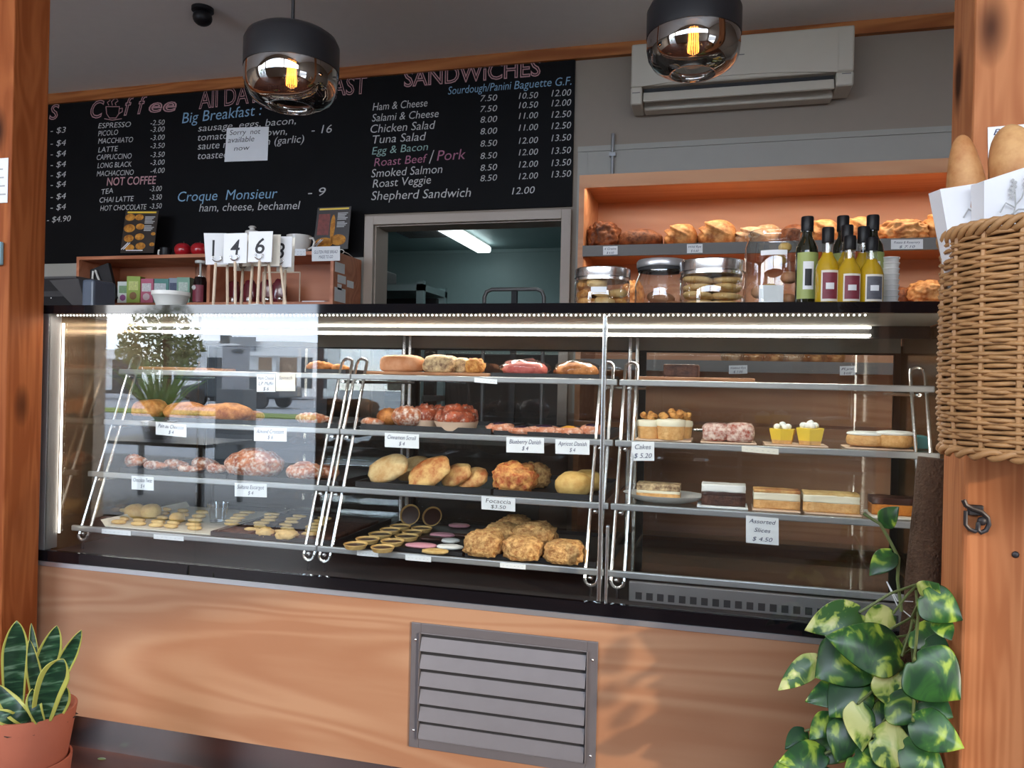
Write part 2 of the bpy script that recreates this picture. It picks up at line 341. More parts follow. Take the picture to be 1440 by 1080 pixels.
struct('trim_2', w, M_RAIL, smooth=False)                                                 # pale lower wall board and rail
struct('trim_4', bx(XL, .03, YBK-.012, YBK, .9, 1.95), M_RAIL, smooth=False)              # pale board below the chalkboard on the left
w = B()                                                             # painted door frame with its deep jambs
FX0, FX1, FZ = .038, 1.190, 2.044
box(w, FX0, DX0+.006, YBK-.028, YBK, 0, FZ); box(w, DX1-.006, FX1, YBK-.028, YBK, 0, FZ); box(w, DX0+.006, DX1-.006, YBK-.028, YBK, DZ-.006, FZ)
box(w, DX0, DX0+.012, YBK, YBK+.16, 0, DZ); box(w, DX1-.012, DX1, YBK, YBK+.16, 0, DZ); box(w, DX0+.012, DX1-.012, YBK, YBK+.16, DZ-.012, DZ)
struct('trim_3', w, M_FRAME, smooth=False, bevel=.003)
# kitchen behind the doorway
KC = 2.37
struct('wall_kitchen_back', bx(-3.2, 2.6, 5.0, 5.1, 0, KC), M_KITCH, smooth=False)
struct('wall_kitchen_left', bx(-3.2, -3.1, YBK+.14, 5.0, 0, KC), M_KITCH, smooth=False)
struct('wall_kitchen_right', bx(1.9, 2.0, YBK+.14, 5.0, 0, KC), M_KITCH, smooth=False)
struct('ceiling_kitchen', bx(-3.2, 2.6, YBK+.14, 5.1, KC, KC+.06), M_KITCH, smooth=False)
struct('trim_kitchen', bx(-3.1, 1.9, 4.985, 5.0, KC-.03, KC), M_KITCH, smooth=False)
def fluoro(x, y, ln, label):
    t = thing('fluorescent_light', label, 'ceiling light', (x, y, KC), group='kitchen ceiling lights')
    b = B(); box(b, -.05, .05, -ln/2, ln/2, -.02, 0); obj('housing', b, M_PLAST, t)
    b = B(); box(b, -.065, .065, -ln/2, ln/2, -.075, -.02); obj('diffuser', b, M_FLUO, t, bevel=.015)
    return t
pA, pB = atz(612, 318, KC-.07), atz(655, 343, KC-.07)
fluoro(pA.x+.02, (pA.y+4.72)/2, 1.2, 'long lit fluorescent tube on the kitchen ceiling seen through the doorway')
pC = atz(791, 316, KC-.07); fluoro(pC.x+.12, pC.y-.35, 1.2, 'second kitchen tube light half hidden by the right door jamb')
lamp('kitchen_tube_light', 'AREA', (pA.x, 4.1, KC-.12), 1.0, (.85, 1, 1), shape='RECTANGLE', size=.12, size_y=1.2)
t = thing('ceiling_vent', 'bluish square air vent in the kitchen ceiling left of the tube', 'vent', tuple(atz(592, 326, KC)))
b = B(); box(b, -.2, .2, -.2, .2, -.012, 0); obj('frame', b, plain('vent_blue', (.30, .38, .5), .5), t)
b = B()
for i in range(6): box(b, -.17, .17, -.16+i*.06, -.135+i*.06, -.02, -.012)
obj('slat', b, M_DSTEEL, t)
# kitchen shelving, oven corner and bread trolley
t = thing('steel_shelf', 'grey steel shelf rack low on the left of the kitchen doorway', 'shelf', (0, 0, 0))
p0, p1 = aty(528, 405, 3.2), aty(595, 405, 3.2)
b = B(); box(b, p0.x-.4, p1.x, 3.2, 3.7, p0.z-.02, p0.z+.025); obj('top_shelf', b, M_KITCH, t)
b = B(); box(b, p0.x-.4, p1.x, 3.22, 3.7, 1.0, 1.04); obj('shelf', b, M_DSTEEL, t)
for x in (p0.x-.38, p1.x-.05):
    b = B(); box(b, x, x+.05, 3.2, 3.25, 0, p0.z+.05); box(b, x, x+.05, 3.65, 3.7, 0, p0.z+.05); obj('post', b, M_KITCH, t)
b = B(); box(b, p0.x-.36, p1.x-.05, 3.6, 3.66, .9, p0.z-.03); obj('back_panel', b, M_BLACKM, t)
q = aty(536, 380, 3.4); tag(obj('dark_box', bx(q.x-.3, q.x+.04, 3.3, 3.6, p0.z+.026, q.z), M_BLACKM, bevel=.01), 'dark box standing on the steel shelf just inside the doorway', 'box')
tag(obj('added_dark_counter', bx(-1.2, 1.6, 3.75, 4.5, 0, 1.36), M_BLACKM, smooth=False, bevel=.01), 'added dark counter block behind the trolley, darkening the view through the case', 'counter')  # block added to darken what shows through the case glass
t = thing('bread_trolley', 'tubular steel trolley with a rounded push handle in the kitchen', 'trolley')
a, c = aty(681, 424, 3.0), aty(765, 424, 3.0); zt = aty(700, 407, 3.0).z
pts = [(a.x, 3.0, .1), (a.x, 3.0, zt-.05), (a.x+.015, 3.0, zt-.015), (a.x+.05, 3.0, zt), (c.x-.05, 3.0, zt), (c.x-.015, 3.0, zt-.015), (c.x, 3.0, zt-.05), (c.x, 3.0, .1)]
obj('handle', tube(B(), pts, .013, 10), M_DSTEEL, t)
xm = (a.x+c.x)/2; obj('upright', bx(xm-.018, xm+.018, 3.0, 3.03, .1, zt-.004), M_BLACKM, t)
b = B(); box(b, a.x, c.x, 3.0, 3.5, .1, .14); obj('deck', b, M_DSTEEL, t)
for x in (a.x+.04, c.x-.04):
    for y in (3.04, 3.46): obj('wheel', lathe(B(), [(0, -.012), (.05, -.012), (.05, .012), (0, .012)], 20, M=Matrix.Translation((x, y, .05)) @ Matrix.Rotation(PI/2, 4, 'Y')), M_BLACKM, t)

# ================================================================ CHALKBOARD
YCH = 2.03
CB0, CB1 = -2.9, 1.190
cb = thing('chalkboard_menu', 'large black chalkboard menu with hand lettered coffee, breakfast and sandwich prices', 'chalkboard', (0, 0, 0))
b = B(); box(b, CB0, .03, YCH, YBK-.0125, 1.822, ZC-.064); box(b, .03, CB1, YCH, YBK-.001, 2.06, ZC-.064); obj('board', b, M_BOARD, cb, smooth=False)
ch = {}
def sec(x0): return 'drinks' if x0 < 125 else 'coffee' if x0 < 235 else 'breakfast' if x0 < 500 else 'sandwich'
def chb(c, x0): return ch.setdefault((c, sec(x0)), B())
def cht(c, s, x0, y0, x1, y1, h, shear=.18, outline=0, weight=-.004):
    P0, P1 = aty(x0, y0, YCH-.002), aty(x1, y1, YCH-.002)
    hh = h*mpp(P0.x, YCH, P0.z); text_bm(chb(c, x0), s, P0, P1, hh, shear, outline=outline, weight=weight)
cht('p', 'S', 69, 168, 83, 167, 21, .2, outline=.0028)
cht('p', 'C', 127, 166, 146, 165, 25, .25, outline=.003); cht('p', 'f', 174, 162, 188, 161, 27, .3, outline=.003)
cht('p', 'f', 193, 160, 207, 159, 27, .3, outline=.003); cht('p', 'ee', 209, 158, 248, 156, 20, .2, outline=.003)
def chl(c, pts, r=.0024):                                           # a chalk stroke through photo points, flat on the board
    tube(chb(c, pts[0][0]), [aty(x, y, YCH-.002) for x, y in pts], r, 5)
chl('p', [(149, 150), (150, 160), (154, 166), (163, 166), (167, 160), (168, 150), (149, 150)]); chl('p', [(168, 153), (172, 152), (172, 157), (167, 160)])
chl('p', [(147, 167), (158, 169), (171, 167)]); chl('p', [(153, 148), (151, 144), (155, 141), (153, 138)]); chl('p', [(158, 148), (157, 143), (161, 139), (158, 134)]); chl('p', [(163, 148), (162, 145), (166, 142), (164, 139)])
for y, s in zip((187, 205, 220, 235, 249.5, 263, 280, 295), ('- $3',)+('- $4',)*7): cht('w', s, 71, y+.5, 92.5, y-.5, 8.5)
cht('w', '- $4.90', 66, 313, 99.5, 311, 8.5)
for s, x0, y0, x1, p, py in (('ESPRESSO', 138, 180.5, 184, '-2.50', 176), ('PICOLO', 138, 191.5, 166, '-3.00', 185.5), ('MACCHIATO', 138, 202, 187, '-3.00', 197), ('LATTE', 138, 214.5, 166, '-3.50', 208.5), ('CAPPUCCINO', 136, 225, 185, '-3.50', 221), ('LONG BLACK', 137, 236.5, 185, '-3.00', 232), ('MACHACCINO', 136, 248, 188, '-4.00', 243.5)):
    cht('w', s, x0, y0, x1, y0-2.2, 7.6); cht('w', p, 211.5, py+.4, 231.5, py-.6, 7.6)
cht('p', 'NOT COFFEE', 150, 261, 219.5, 258.5, 11.5, .12, weight=.01)
for s, x0, y0, x1, p, py in (('TEA', 143, 273.5, 159, '-3.00', 269), ('CHAI LATTE', 140, 285, 188, '-3.50', 281), ('HOT CHOCOLATE', 141, 296.5, 206, '-3.50', 293.5)):
    cht('w', s, x0, y0, x1, y0-2.2, 7.6); cht('w', p, 210.5, py+.4, 227.5, py-.6, 7.6)
cht('p', 'All DAY', 279.5, 153, 366, 143, 26, .05, outline=.0024); cht('p', 'BREAKFAST', 376, 141.5, 516, 131, 25, .05, outline=.0024)
cht('b', 'Big Breakfast :', 256, 173.5, 368, 161.5, 15.5)
cht('w', 'sausage, eggs, bacon,', 278.5, 185, 416, 174, 10); cht('w', 'tomato, hash brown,', 278, 198, 403.5, 189, 10)
cht('w', 'saute mushroom (garlic)', 278, 210.5, 427.5, 200, 10.5); cht('w', 'toasted bread', 278, 224, 360, 219.5, 10.5)
cht('w', '- 16', 438, 188, 466.5, 186.5, 12)
cht('b', 'Croque  Monsieur', 250, 283.5, 390, 278.5, 14.5); cht('w', '- 9', 433, 276, 458, 275, 12)
cht('w', 'ham, cheese, bechamel', 280, 297.5, 422, 294, 11.5)
cht('p', 'SANDWiCHES', 568, 122, 760, 106, 24, .0, outline=.003)
cht('b', 'Sourdough/Panini', 630, 133, 719, 125.5, 11.5); cht('b', 'Baguette', 723, 125.5, 775.5, 121, 12); cht('b', 'G.F.', 781, 121, 803.5, 119, 12)
for c, s, x0, y0, x1, y1, h in (('w', 'Ham & Cheese', 524, 155.5, 601, 149.5, 11), ('w', 'Salami & Cheese', 523, 171, 616.7, 164.5, 11), ('w', 'Chicken Salad', 521, 187, 612, 181, 12), ('w', 'Tuna Salad', 524, 202, 599, 197, 12),
      ('g', 'Egg & Bacon', 523, 217.5, 601.8, 211, 11), ('r', 'Roast Beef', 526, 234, 601, 228, 12), ('w', '/', 603, 230, 611.5, 229, 19), ('r', 'Pork', 614.4, 226, 654.4, 223.5, 15), ('w', 'Smoked Salmon', 522, 249.5, 622, 243, 12), ('w', 'Roast Veggie', 524, 264, 606, 258, 12), ('w', 'Shepherd Sandwich', 522, 281.5, 662, 276.5, 13)):
    cht(c, s, x0, y0, x1, y1, h)
for v, y in zip('7.50 7.50 8.00 8.00 8.50 8.50 8.50 8.50'.split(), (142, 157, 172, 188.4, 205.6, 222.9, 239.6, 254.4)): cht('w', v, 675.5, y+.7, 699, y-.7, 9)
for v, y in zip('10.50 10.50 11.00 11.00 12.00 12.00 12.00 12.00'.split(), (138.5, 151.8, 166.7, 183.3, 201.6, 218, 235, 251.6)): cht('w', v, 729.5, y+.7, 756.5, y-.7, 9)
cht('w', '12.00', 720, 273.5, 752, 271.5, 10)
for v, y in zip('12.00 12.00 12.50 12.50 13.50 13.50 13.50 13.50'.split(), (135, 149, 165, 181, 198, 216, 233, 249)): cht('w', v, 775.5, y+.7, 803, y-.7, 9.5)
CHM = {'w': (M_WHITECH, 'white chalk'), 'p': (M_PINKCH, 'pink chalk'), 'b': (M_BLUECH, 'blue chalk'), 'r': (M_ROSECH, 'rose chalk'), 'g': (M_GREENCH, 'green chalk')}
for (c, sc_), bm_ in ch.items():
    o = obj(sc_+'_lettering', bm_, CHM[c][0], cb, smooth=False); o['label'] = CHM[c][1]+' '+sc_+' menu writing'
def card_quad(cs, y, dp=.0012):
    """flat card through four photo corners (TL TR BR BL) standing at depth y, with real thickness"""
    b = B(); P = [aty(x, yy, y) for x, yy in cs]; f = [b.verts.new(p) for p in P]; g = [b.verts.new(p+Vector((0, dp, 0))) for p in P]
    b.faces.new(f); b.faces.new(g[::-1])
    for i in range(4): b.faces.new((f[i], g[i], g[(i+1) % 4], f[(i+1) % 4]))
    return b
n = thing('paper_note', 'white paper note on the chalkboard reading Sorry not available now', 'note')
obj('sheet', card_quad(((319, 180), (378, 178), (376, 225.5), (315.6, 227.5)), YCH-.005), M_PAPER, n, smooth=False)
b = B()
for s, x0, y0, x1, y1, h in (('Sorry  not', 323, 190, 366, 188, 7.5), ('available', 320.5, 201, 357.5, 198.5, 8), ('now', 329, 212, 351, 210.5, 7)):
    P0 = aty(x0, y0, YCH-.0055); text_bm(b, s, P0, aty(x1, y1, YCH-.0055), h*mpp(P0.x, YCH, P0.z), .15, weight=-.004)
obj('lettering', b, M_INK, n, smooth=False)

# ================================================================ AIR CONDITIONER, CONDUIT, CEILING SPOT
ac = thing('air_conditioner', 'cream wall mounted air conditioner above the bread shelves', 'air conditioner', (0, 0, 0))
ax0, ax1, az0, az1 = 1.498, 2.494, 2.497, 2.788
b = B(); box(b, ax0, ax1, 1.86, 2.03, az0+.085, az1); box(b, ax0, ax0+.055, 1.86, 2.03, az0, az0+.085); box(b, ax1-.075, ax1, 1.86, 2.03, az0+.02, az0+.085); box(b, ax0+.055, ax1-.075, 1.95, 2.03, az0, az0+.085)
obj('casing', b, M_AC, ac, bevel=.008)
b = B(); vs = []
N = 14
for i in range(N+1):                                                # lower lip of the front cover, bowed upwards
    t = i/N; x = ax0+.05+t*(ax1-ax0-.12); s = math.sin(PI*t); vs.append((x, az0+.082+.022*s))
for (xa, za), (xb_, zb) in zip(vs, vs[1:]):
    q = [b.verts.new(p) for p in ((xa, 1.853, za), (xb_, 1.853, zb), (xb_, 1.853, az1-.01), (xa, 1.853, az1-.01), (xa, 1.868, za), (xb_, 1.868, zb), (xb_, 1.868, az1-.01), (xa, 1.868, az1-.01))]
    for f in ((0, 1, 2, 3), (4, 7, 6, 5), (0, 4, 5, 1), (3, 2, 6, 7)): b.faces.new([q[k] for k in f])
obj('front_cover', b, M_AC, ac)
obj('outlet_slot', bx(ax0+.06, ax1-.08, 1.90, 1.949, az0+.04, az0+.085), M_BLACKM, ac, smooth=False)
MR = Matrix.Translation((0, 1.868, az0+.012)) @ Matrix.Rotation(math.radians(-16), 4, 'X')
obj('flap', box(B(), ax0+.06, ax1-.08, -.006, .006, 0, .048, MR), M_AC, ac, bevel=.003)
b = B(); P = aty(1094, 71, 1.85)
box(b, 1.985, 2.02, 1.851, 1.853, 2.69, 2.694); box(b, ax0+.008, ax0+.045, 1.858, 1.86, az0+.054, az0+.058); box(b, ax1-.05, ax1-.012, 1.858, 1.86, az0+.072, az0+.076)
obj('badge', b, M_DSTEEL, ac, smooth=False)
t = thing('conduit_pipe', 'thin grey conduit pipe clipped to the wall left of the bread shelves', 'pipe')
obj('pipe', tube(B(), [(1.396, 2.02, 2.12), (1.396, 2.02, 2.415)], .0085, 10), M_RAILG, t)
obj('clip', bx(1.380, 1.412, 2.008, 2.034, 2.30, 2.318), M_RAILG, t)
t = thing('ceiling_spotlight', 'small black round spotlight on the ceiling at the top left', 'spotlight', (-.44, 1.25, ZC))
obj('base', lathe(B(), [(0, 0), (.05, 0), (.05, -.015), (.02, -.022), (0, -.022)], 24), M_BLACK, t)
obj('head', blob(B(), (0, 0, -.045), (.044, .044, .038), 3), M_BLACK, t)

# ================================================================ PENDANTS
def pendant(x, y, zb, d, label):
    t = thing('pendant_lamp', label, 'pendant lamp', (x, y, zb), group='smoked glass pendants over the counter'); R = d/2; H = .80*d
    zc = zb
    obj('shade_cap', lathe(B(), [(0, H), (R*.62, H), (R*.80, H*.985), (R*.93, H*.93), (R, H*.84), (R, H*.50), (R*.985, H*.50), (R*.985, H*.84), (R*.9, H*.92), (0, H*.96)], 48), M_BLACK, t)
    pr = [(R*.985, H*.53), (R*.99, H*.34), (R*.95, H*.22), (R*.84, H*.115), (R*.66, H*.045), (R*.50, H*.005), (R*.47, 0), (R*.47, H*.012), (R*.52, H*.10), (R*.47, H*.125)]
    g = obj('glass_shade', lathe(B(), pr, 48), M_SMOKE, t, angle=180)
    obj('cord', tube(B(), [(0, 0, H), (0, 0, ZC-zb-.02)], .0042*d/.22, 8), M_BLACK, t)
    obj('ferrule', lathe(B(), [(0, H+.012), (.012, H+.012), (.014, H)], 16), M_BLACK, t)
    obj('ceiling_rose', lathe(B(), [(0, ZC-zb-.03), (.05, ZC-zb-.025), (.055, ZC-zb), (0, ZC-zb)], 24), M_BLACK, t)
    obj('socket', lathe(B(), [(0, H*.95), (.019, H*.95), (.021, H*.70), (0, H*.70)], 16), M_BLACK, t)
    bl = obj('bulb', lathe(B(), [(.014, H*.70), (.026, H*.6), (.028, H*.4), (.022, H*.25), (0, H*.21)], 24), M_JAR, t, angle=180)
    b = B()
    for k in range(7):
        a = 2*PI*k/7; a2 = a+PI/7
        tube(b, [(.012*math.cos(a), .012*math.sin(a), H*.30), (.0095*math.cos(a), .0095*math.sin(a), H*.62), (.0095*math.cos(a2), .0095*math.sin(a2), H*.63), (.012*math.cos(a2), .012*math.sin(a2), H*.30)], .0008, 5)
    obj('filament', b, M_FIL, bl)
    l = lamp('pendant_glow', 'POINT', (x, y, zb+H*.45), .3, (1, .55, .22), shadow_soft_size=.02); return t
P = aty(409, 152, -.25); pendant(P.x, -.25, P.z, .222, 'black capped smoked glass pendant hanging in front of the chalkboard')
P = aty(974, 105, -.10); pendant(P.x, -.10, P.z, .211, 'black capped smoked glass pendant hanging in front of the air conditioner')

# ================================================================ DISPLAY CASE
X0, X1, YR, ZT, ZB = -.040, 2.52, .82, 1.350, .600
dc = thing('display_case', 'long glass fronted bakery display case with beech front panel and lit shelves', 'display case', (0, 0, 0))
def part(name, bm, mat, parent=None, **kw): return obj(name, bm, mat, parent or dc, **kw)
fp = part('front_panel', bx(X0+.002, X1, 0, .02, .130, .566), M_LAM, smooth=False)
b = B(); box(b, X0, X1, -.004, .02, .566, .579); box(b, X0-.006, X0+.002, -.004, .02, .130, .566); box(b, X0-.006, X0-.0, -.002, .03, .579, ZT-.36)
part('edge_trim', b, M_ALU, smooth=False)
part('kick_plate', bx(X0, X1, .07, .09, 0, .130), M_STEEL, smooth=False)
b = B(); box(b, X0, X1, .09, YR, 0, .14); box(b, X0+.002, X1, .02, YR, .14, .575); part('base_cabinet', b, M_BLACKM, smooth=False)
part('base_band', bx(X0+.002, X1, .0, .016, .579, .611), M_BLACKG, smooth=False)
part('deck', bx(X0+.002, X1, .016, YR, .575, .600), M_BLACKM, smooth=False)
part('corner_post', bx(X0, -.012, .002, .05, .611, ZT-.024), M_DSTEEL, smooth=False, bevel=.002); part('corner_post', bx(X0, -.012, YR-.04, YR, .600, ZT-.024), M_DSTEEL, smooth=False, bevel=.002)
part('corner_post', bx(2.485, X1, .002, .05, .611, ZT-.024), M_DSTEEL, smooth=False, bevel=.002)
part('end_panel', bx(-.036, -.026, .05, YR-.04, .600, ZT-.024), M_BRONZE, smooth=False)
part('end_panel', bx(2.495, 2.505, .05, YR-.04, .600, ZT-.024), M_BRONZE, smooth=False)
for a, c, l in ((-.012, .5125, None), (.5145, 1.667, None), (1.669, 2.485, None)):
    part('front_glass', bx(a, c, .002, .008, .611, ZT-.024), M_GLASS, smooth=False)
b = B(); box(b, X0, X1, 0, YR, ZT-.012, ZT); box(b, X0, X1, 0, .012, ZT-.025, ZT-.012); part('top_slab', b, M_BLACKG, smooth=False)
part('top_lining', bx(-.026, 2.49, .03, YR-.005, ZT-.024, ZT-.012), M_LINING, smooth=False)
hd = B(); box(hd, -.026, 2.49, YR-.06, YR-.02, 1.268, ZT-.024); part('header', hd, M_LINING, smooth=False)
# front light strips
def dots(bm, p, q, n, s, ax):
    for i in range(n):
        t = Vector(p).lerp(Vector(q), (i+.5)/n); bmesh.ops.create_icosphere(bm, subdivisions=1, radius=s, matrix=Matrix.Translation(t))
b = B(); dots(b, (0, .016, ZT-.029), (2.27, .016, ZT-.029), 190, .0026, 0); part('light_beads', b, M_LED)['kind'] = 'stuff'
b = B(); box(b, -.0095, -.0055, .050, .054, .655, ZT-.05); part('light_strip', b, M_LED, smooth=False)
b = B(); box(b, 2.474, 2.480, .048, .054, .655, ZT-.05); part('light_strip', b, M_LED, smooth=False)
for z in (1.321, 1.300):
    b = B(); box(b, -.024, 2.342, .400, .408, z-.0025, z+.0025); part('light_strip', b, M_LED, smooth=False)
b = B(); box(b, -.025, 2.49, .409, .424, 1.292, ZT-.024); part('light_rail', b, M_BLACKM, smooth=False)
lamp('case_light', 'AREA', (1.2, .404, 1.296), 7.0, (1, .93, .82), shape='RECTANGLE', size=2.28, size_y=.006)
lamp('case_front_light', 'AREA', (1.14, .022, ZT-.030), 6.0, (1, .94, .84), shape='RECTANGLE', size=2.26, size_y=.006)
# rear sliding doors
for a, c, y in ((-.02, .86, YR-.045), (.84, 1.70, YR-.03), (1.672, 2.505, YR-.045)):
    f = B(); fw = .03
    box(f, a, a+fw, y, y+.014, .600, 1.290); box(f, c-fw, c, y, y+.014, .600, 1.290); box(f, a+fw, c-fw, y, y+.014, 1.262, 1.290); box(f, a+fw, c-fw, y, y+.014, .600, .640)
    d = part('sliding_door', f, M_BLACK, smooth=False); obj('door_glass', bx(a+fw, c-fw, y+.004, y+.010, .640, 1.262), M_GLASS, d, smooth=False)
for x in (.846, 1.664):
    for dx in (-.012, .012):
        part('upright', tube(B(), [(x+dx, YR-.09, .600), (x+dx, YR-.09, 1.326)], .007, 10), M_CHROME)
# chrome shelf racks: pairs of bent rods leaning back towards the top
def yrod(z): return .098+.375*(z-.64)
def rack(x, dx=.017):
    zb, zt = .628, 1.212; r = .0048; P = []
    for k in range(7): a = PI+PI*k/6; P.append((x+dx*math.cos(a), yrod(zb)+.002, zb+dx*.9*math.sin(a)+dx*.9))
    zl = [zb+dx, (zb+zt)/2, zt-dx]
    Q = [(x+dx, yrod(z), z) for z in zl]
    T = [(x+dx*math.cos(PI*k/6), yrod(zt), zt-dx*.9+dx*.9*math.sin(PI*k/6)) for k in range(1, 6)]
    S = [(x-dx, yrod(z), z) for z in zl[::-1]]
    rk = part('shelf_rack', tube(B(), P+Q+T+S, r, 8, closed=True), M_CHROME)
    for z in (1.140, .974, .810, .647):
        obj('arm', tube(B(), [(x, yrod(z)-.004, z), (x, YR-.09, z)], .005, 8), M_CHROME, rk)
        o = B(); blob(o, (x-dx*.2, yrod(z)+.001, z), (.0065, .0065, .0055), 2); obj('clip', o, M_CHROME, rk)
    obj('foot', tube(B(), [(x, yrod(.628)+.003, .600), (x, yrod(.628)+.003, .632)], .004, 8), M_BLACK, rk)
    return rk
RX = (.040, .822, .872, 1.636, 1.704, 2.440)
for x in RX: rack(x)
part('centre_post', bx(1.664, 1.674, .012, .030, .611, ZT-.03), M_CHROME, smooth=False, bevel=.002)
part('centre_post', bx(1.683, 1.690, .012, .030, .600, .80), M_CHROME, smooth=False, bevel=.002)
SZ = (1.156, .990, .826, .663)
BAY = ((-.005, .847), (.849, 1.668), (1.674, 2.475))
for z in SZ:
    for a, c in BAY:
        y0 = yrod(z)-.006; b = B(); box(b, a+.004, c-.004, y0+.006, .70, z+.0025, z+.0085)
        s = part('shelf', b, M_SHELFG, smooth=False)
        r = B(); box(r, a, c, y0-.006, y0+.006, z-.0085, z+.0085); obj('shelf_rail', r, M_RAILG, s, smooth=False, bevel=.003)
b = B(); box(b, 1.735, 2.47, .085, .10, .600, .650); part('deck_grille', b, M_DSTEEL, smooth=False, bevel=.002)
g = B()
for i in range(26): box(g, 1.752+i*.027, 1.768+i*.027, .0835, .086, .607, .625)
part('grille_slot', g, M_BLACKM, smooth=False)
# louvred vent grille in the front panel
vx0, vx1, vz0, vz1 = 1.182, 1.673, .191, .517
f = B(); t = .027
box(f, vx0, vx0+t, -.006, 0, vz0, vz1); box(f, vx1-t, vx1, -.006, 0, vz0, vz1); box(f, vx0+t, vx1-t, -.006, 0, vz0, vz0+t); box(f, vx0+t, vx1-t, -.006, 0, vz1-t, vz1)
for a, c in ((vx0+t-.003, vx0+t), (vx1-t, vx1-t+.003)): box(f, a, c, -.014, -.006, vz0+t-.003, vz1-t+.003)
for a, c in ((vz0+t-.003, vz0+t), (vz1-t, vz1-t+.003)): box(f, vx0+t, vx1-t, -.010, -.006, a, c)
vg = part('vent_grille', f, M_VENT, smooth=False, bevel=.0015)
obj('back_plate', bx(vx0+t, vx1-t, -.003, -.001, vz0+t, vz1-t), M_BLACKM, vg, smooth=False)
n = 6; pz = (vz1-vz0-2*t)/n
for i in range(n):
    z = vz0+t+pz*i+.004; s = B()
    for k in ((-.016, z, -.006, z+pz*.70), (-.016, z-.003, -.016, z)):
        pass
    q = [s.verts.new(p) for p in ((vx0+t+.002, -.017, z), (vx1-t-.002, -.017, z), (vx1-t-.002, -.005, z+pz*.72), (vx0+t+.002, -.005, z+pz*.72), (vx0+t+.002, -.0155, z-.001), (vx1-t-.002, -.0155, z-.001), (vx1-t-.002, -.003, z+pz*.72), (vx0+t+.002, -.003, z+pz*.72))]
    for fc in ((0, 1, 2, 3), (7, 6, 5, 4), (0, 4, 5, 1), (3, 2, 6, 7), (0, 3, 7, 4), (1, 5, 6, 2)): s.faces.new([q[k] for k in fc])
    obj('slat', s, M_VENT, vg, smooth=False)
for x in (vx0+.013, vx1-.013):
    for z in (vz0+.045, vz1-.045): obj('screw', blob(B(), (x, -.006, z), (.004, .003, .004), 2), M_CHROME, vg)

# ================================================================ GOODS IN THE CASE
def on(si): return SZ[si]+.0088
def place(px, y, z): return Vector((xat(px, y, z), y, z))
TR = .010
def tray(si, pa, pb, label, mat=None, d=.40, h=.013, y0=None):
    z = on(si); ya = yrod(SZ[si])+.006 if y0 is None else y0; xa, xb = xat(pa, ya, z), xat(pb, ya, z); yb = min(ya+d, .68)
    b = B(); box(b, xa, xb, ya, yb, z, z+.003); t = .003
    for a in ((xa, xb, ya, ya+t), (xa, xb, yb-t, yb), (xa, xa+t, ya+t, yb-t), (xb-t, xb, ya+t, yb-t)): box(b, *a, z+.003, z+h)
    return tag(obj('baking_tray', b, mat or M_TRAY, smooth=False), label, 'tray', 'trays on the case shelves')
tray(1, 186, 476, 'black tray under the chocolate croissants on the left')
tray(1, 507, 690, 'black tray under the cinnamon scrolls', h=.016); tray(1, 694, 845, 'black tray under the fruit danishes', h=.012)
tray(2, 168, 318, 'black tray under the sugar dusted twists'); tray(2, 321, 476, 'black tray under the large dusted escargot')
tray(2, 500, 690, 'black tray under the leaning focaccias', h=.016); tray(2, 694, 842, 'black tray under the cheese scroll', h=.016)
tray(3, 296, 470, 'dark tray of chocolate slabs with yellow biscuits'); tray(3, 486, 650, 'dark tray of chocolate tarts and pink hearts', h=.010); tray(3, 654, 838, 'dark tray of crumbly savoury buns', h=.014)
tray(0, 690, 846, 'black tray under the cling wrapped pastries', h=.012); tray(0, 430, 486, 'black tray with two small croissants at the left rack')
def board(si, pa, pb, label, mat=M_TRAYWOOD, d=.25, h=.010, nm='serving_board'):
    z = on(si); ya = yrod(SZ[si])+.006; xa, xb = xat(pa, ya, z), xat(pb, ya, z)
    return tag(obj(nm, bx(xa, xb, ya, ya+d, z, z+h), mat, smooth=False, bevel=.003), label, 'board', 'boards on the top shelf')
board(0, 194, 268, 'short wooden board alone on the top left shelf'); board(0, 512, 688, 'wooden board under the loaf cakes'); board(0, 892, 1062, 'wooden board under the dark brown cake slab')
PZ = .004
def setp(o, label, cat, grp=None): return tag(o, label, cat, grp)
def dims(px, w, h, y, z):
    p = place(px, y, z); k = mpp(p.x, y, z); return p, w*k, h*k
def lump(name, si, px, w, h, y, mat, label, cat, grp=None, amp=.12, freq=2.2, flat=-.75, depth=None, power=.9, rot=0, lift=PZ, seed=None, sub=3, fn=None, z=None):
    z = (on(si) if z is None else z)+lift; p, W, H = dims(px, w, h, y, z); sz = H/(1-flat) if flat is not None else H/2
    b = B(); blob(b, (p.x, p.y, z+(-flat*sz if flat is not None else sz)), (W/2, (depth or W)/2, sz), sub, amp, freq, seed if seed is not None else px, flat, power, rot, fn)
    return tag(obj(name, b, mat, angle=180), label, cat, grp)
def ridged(k, a=.10):
    def fn(p, c): s = 1+a*math.sin(k*c.x*PI); return Vector((p.x, p.y*s, p.z*s))
    return fn
def spiral(turns=2.4, a=.24):
    def fn(p, c):
        r = math.hypot(c.x, c.y); th = math.atan2(c.y, c.x)
        if c.z > -.2: s = math.sin(2*PI*turns*r - th); return Vector((p.x, p.y, p.z*(1+a*s) + .10*(1-r)))
        return p
    return fn
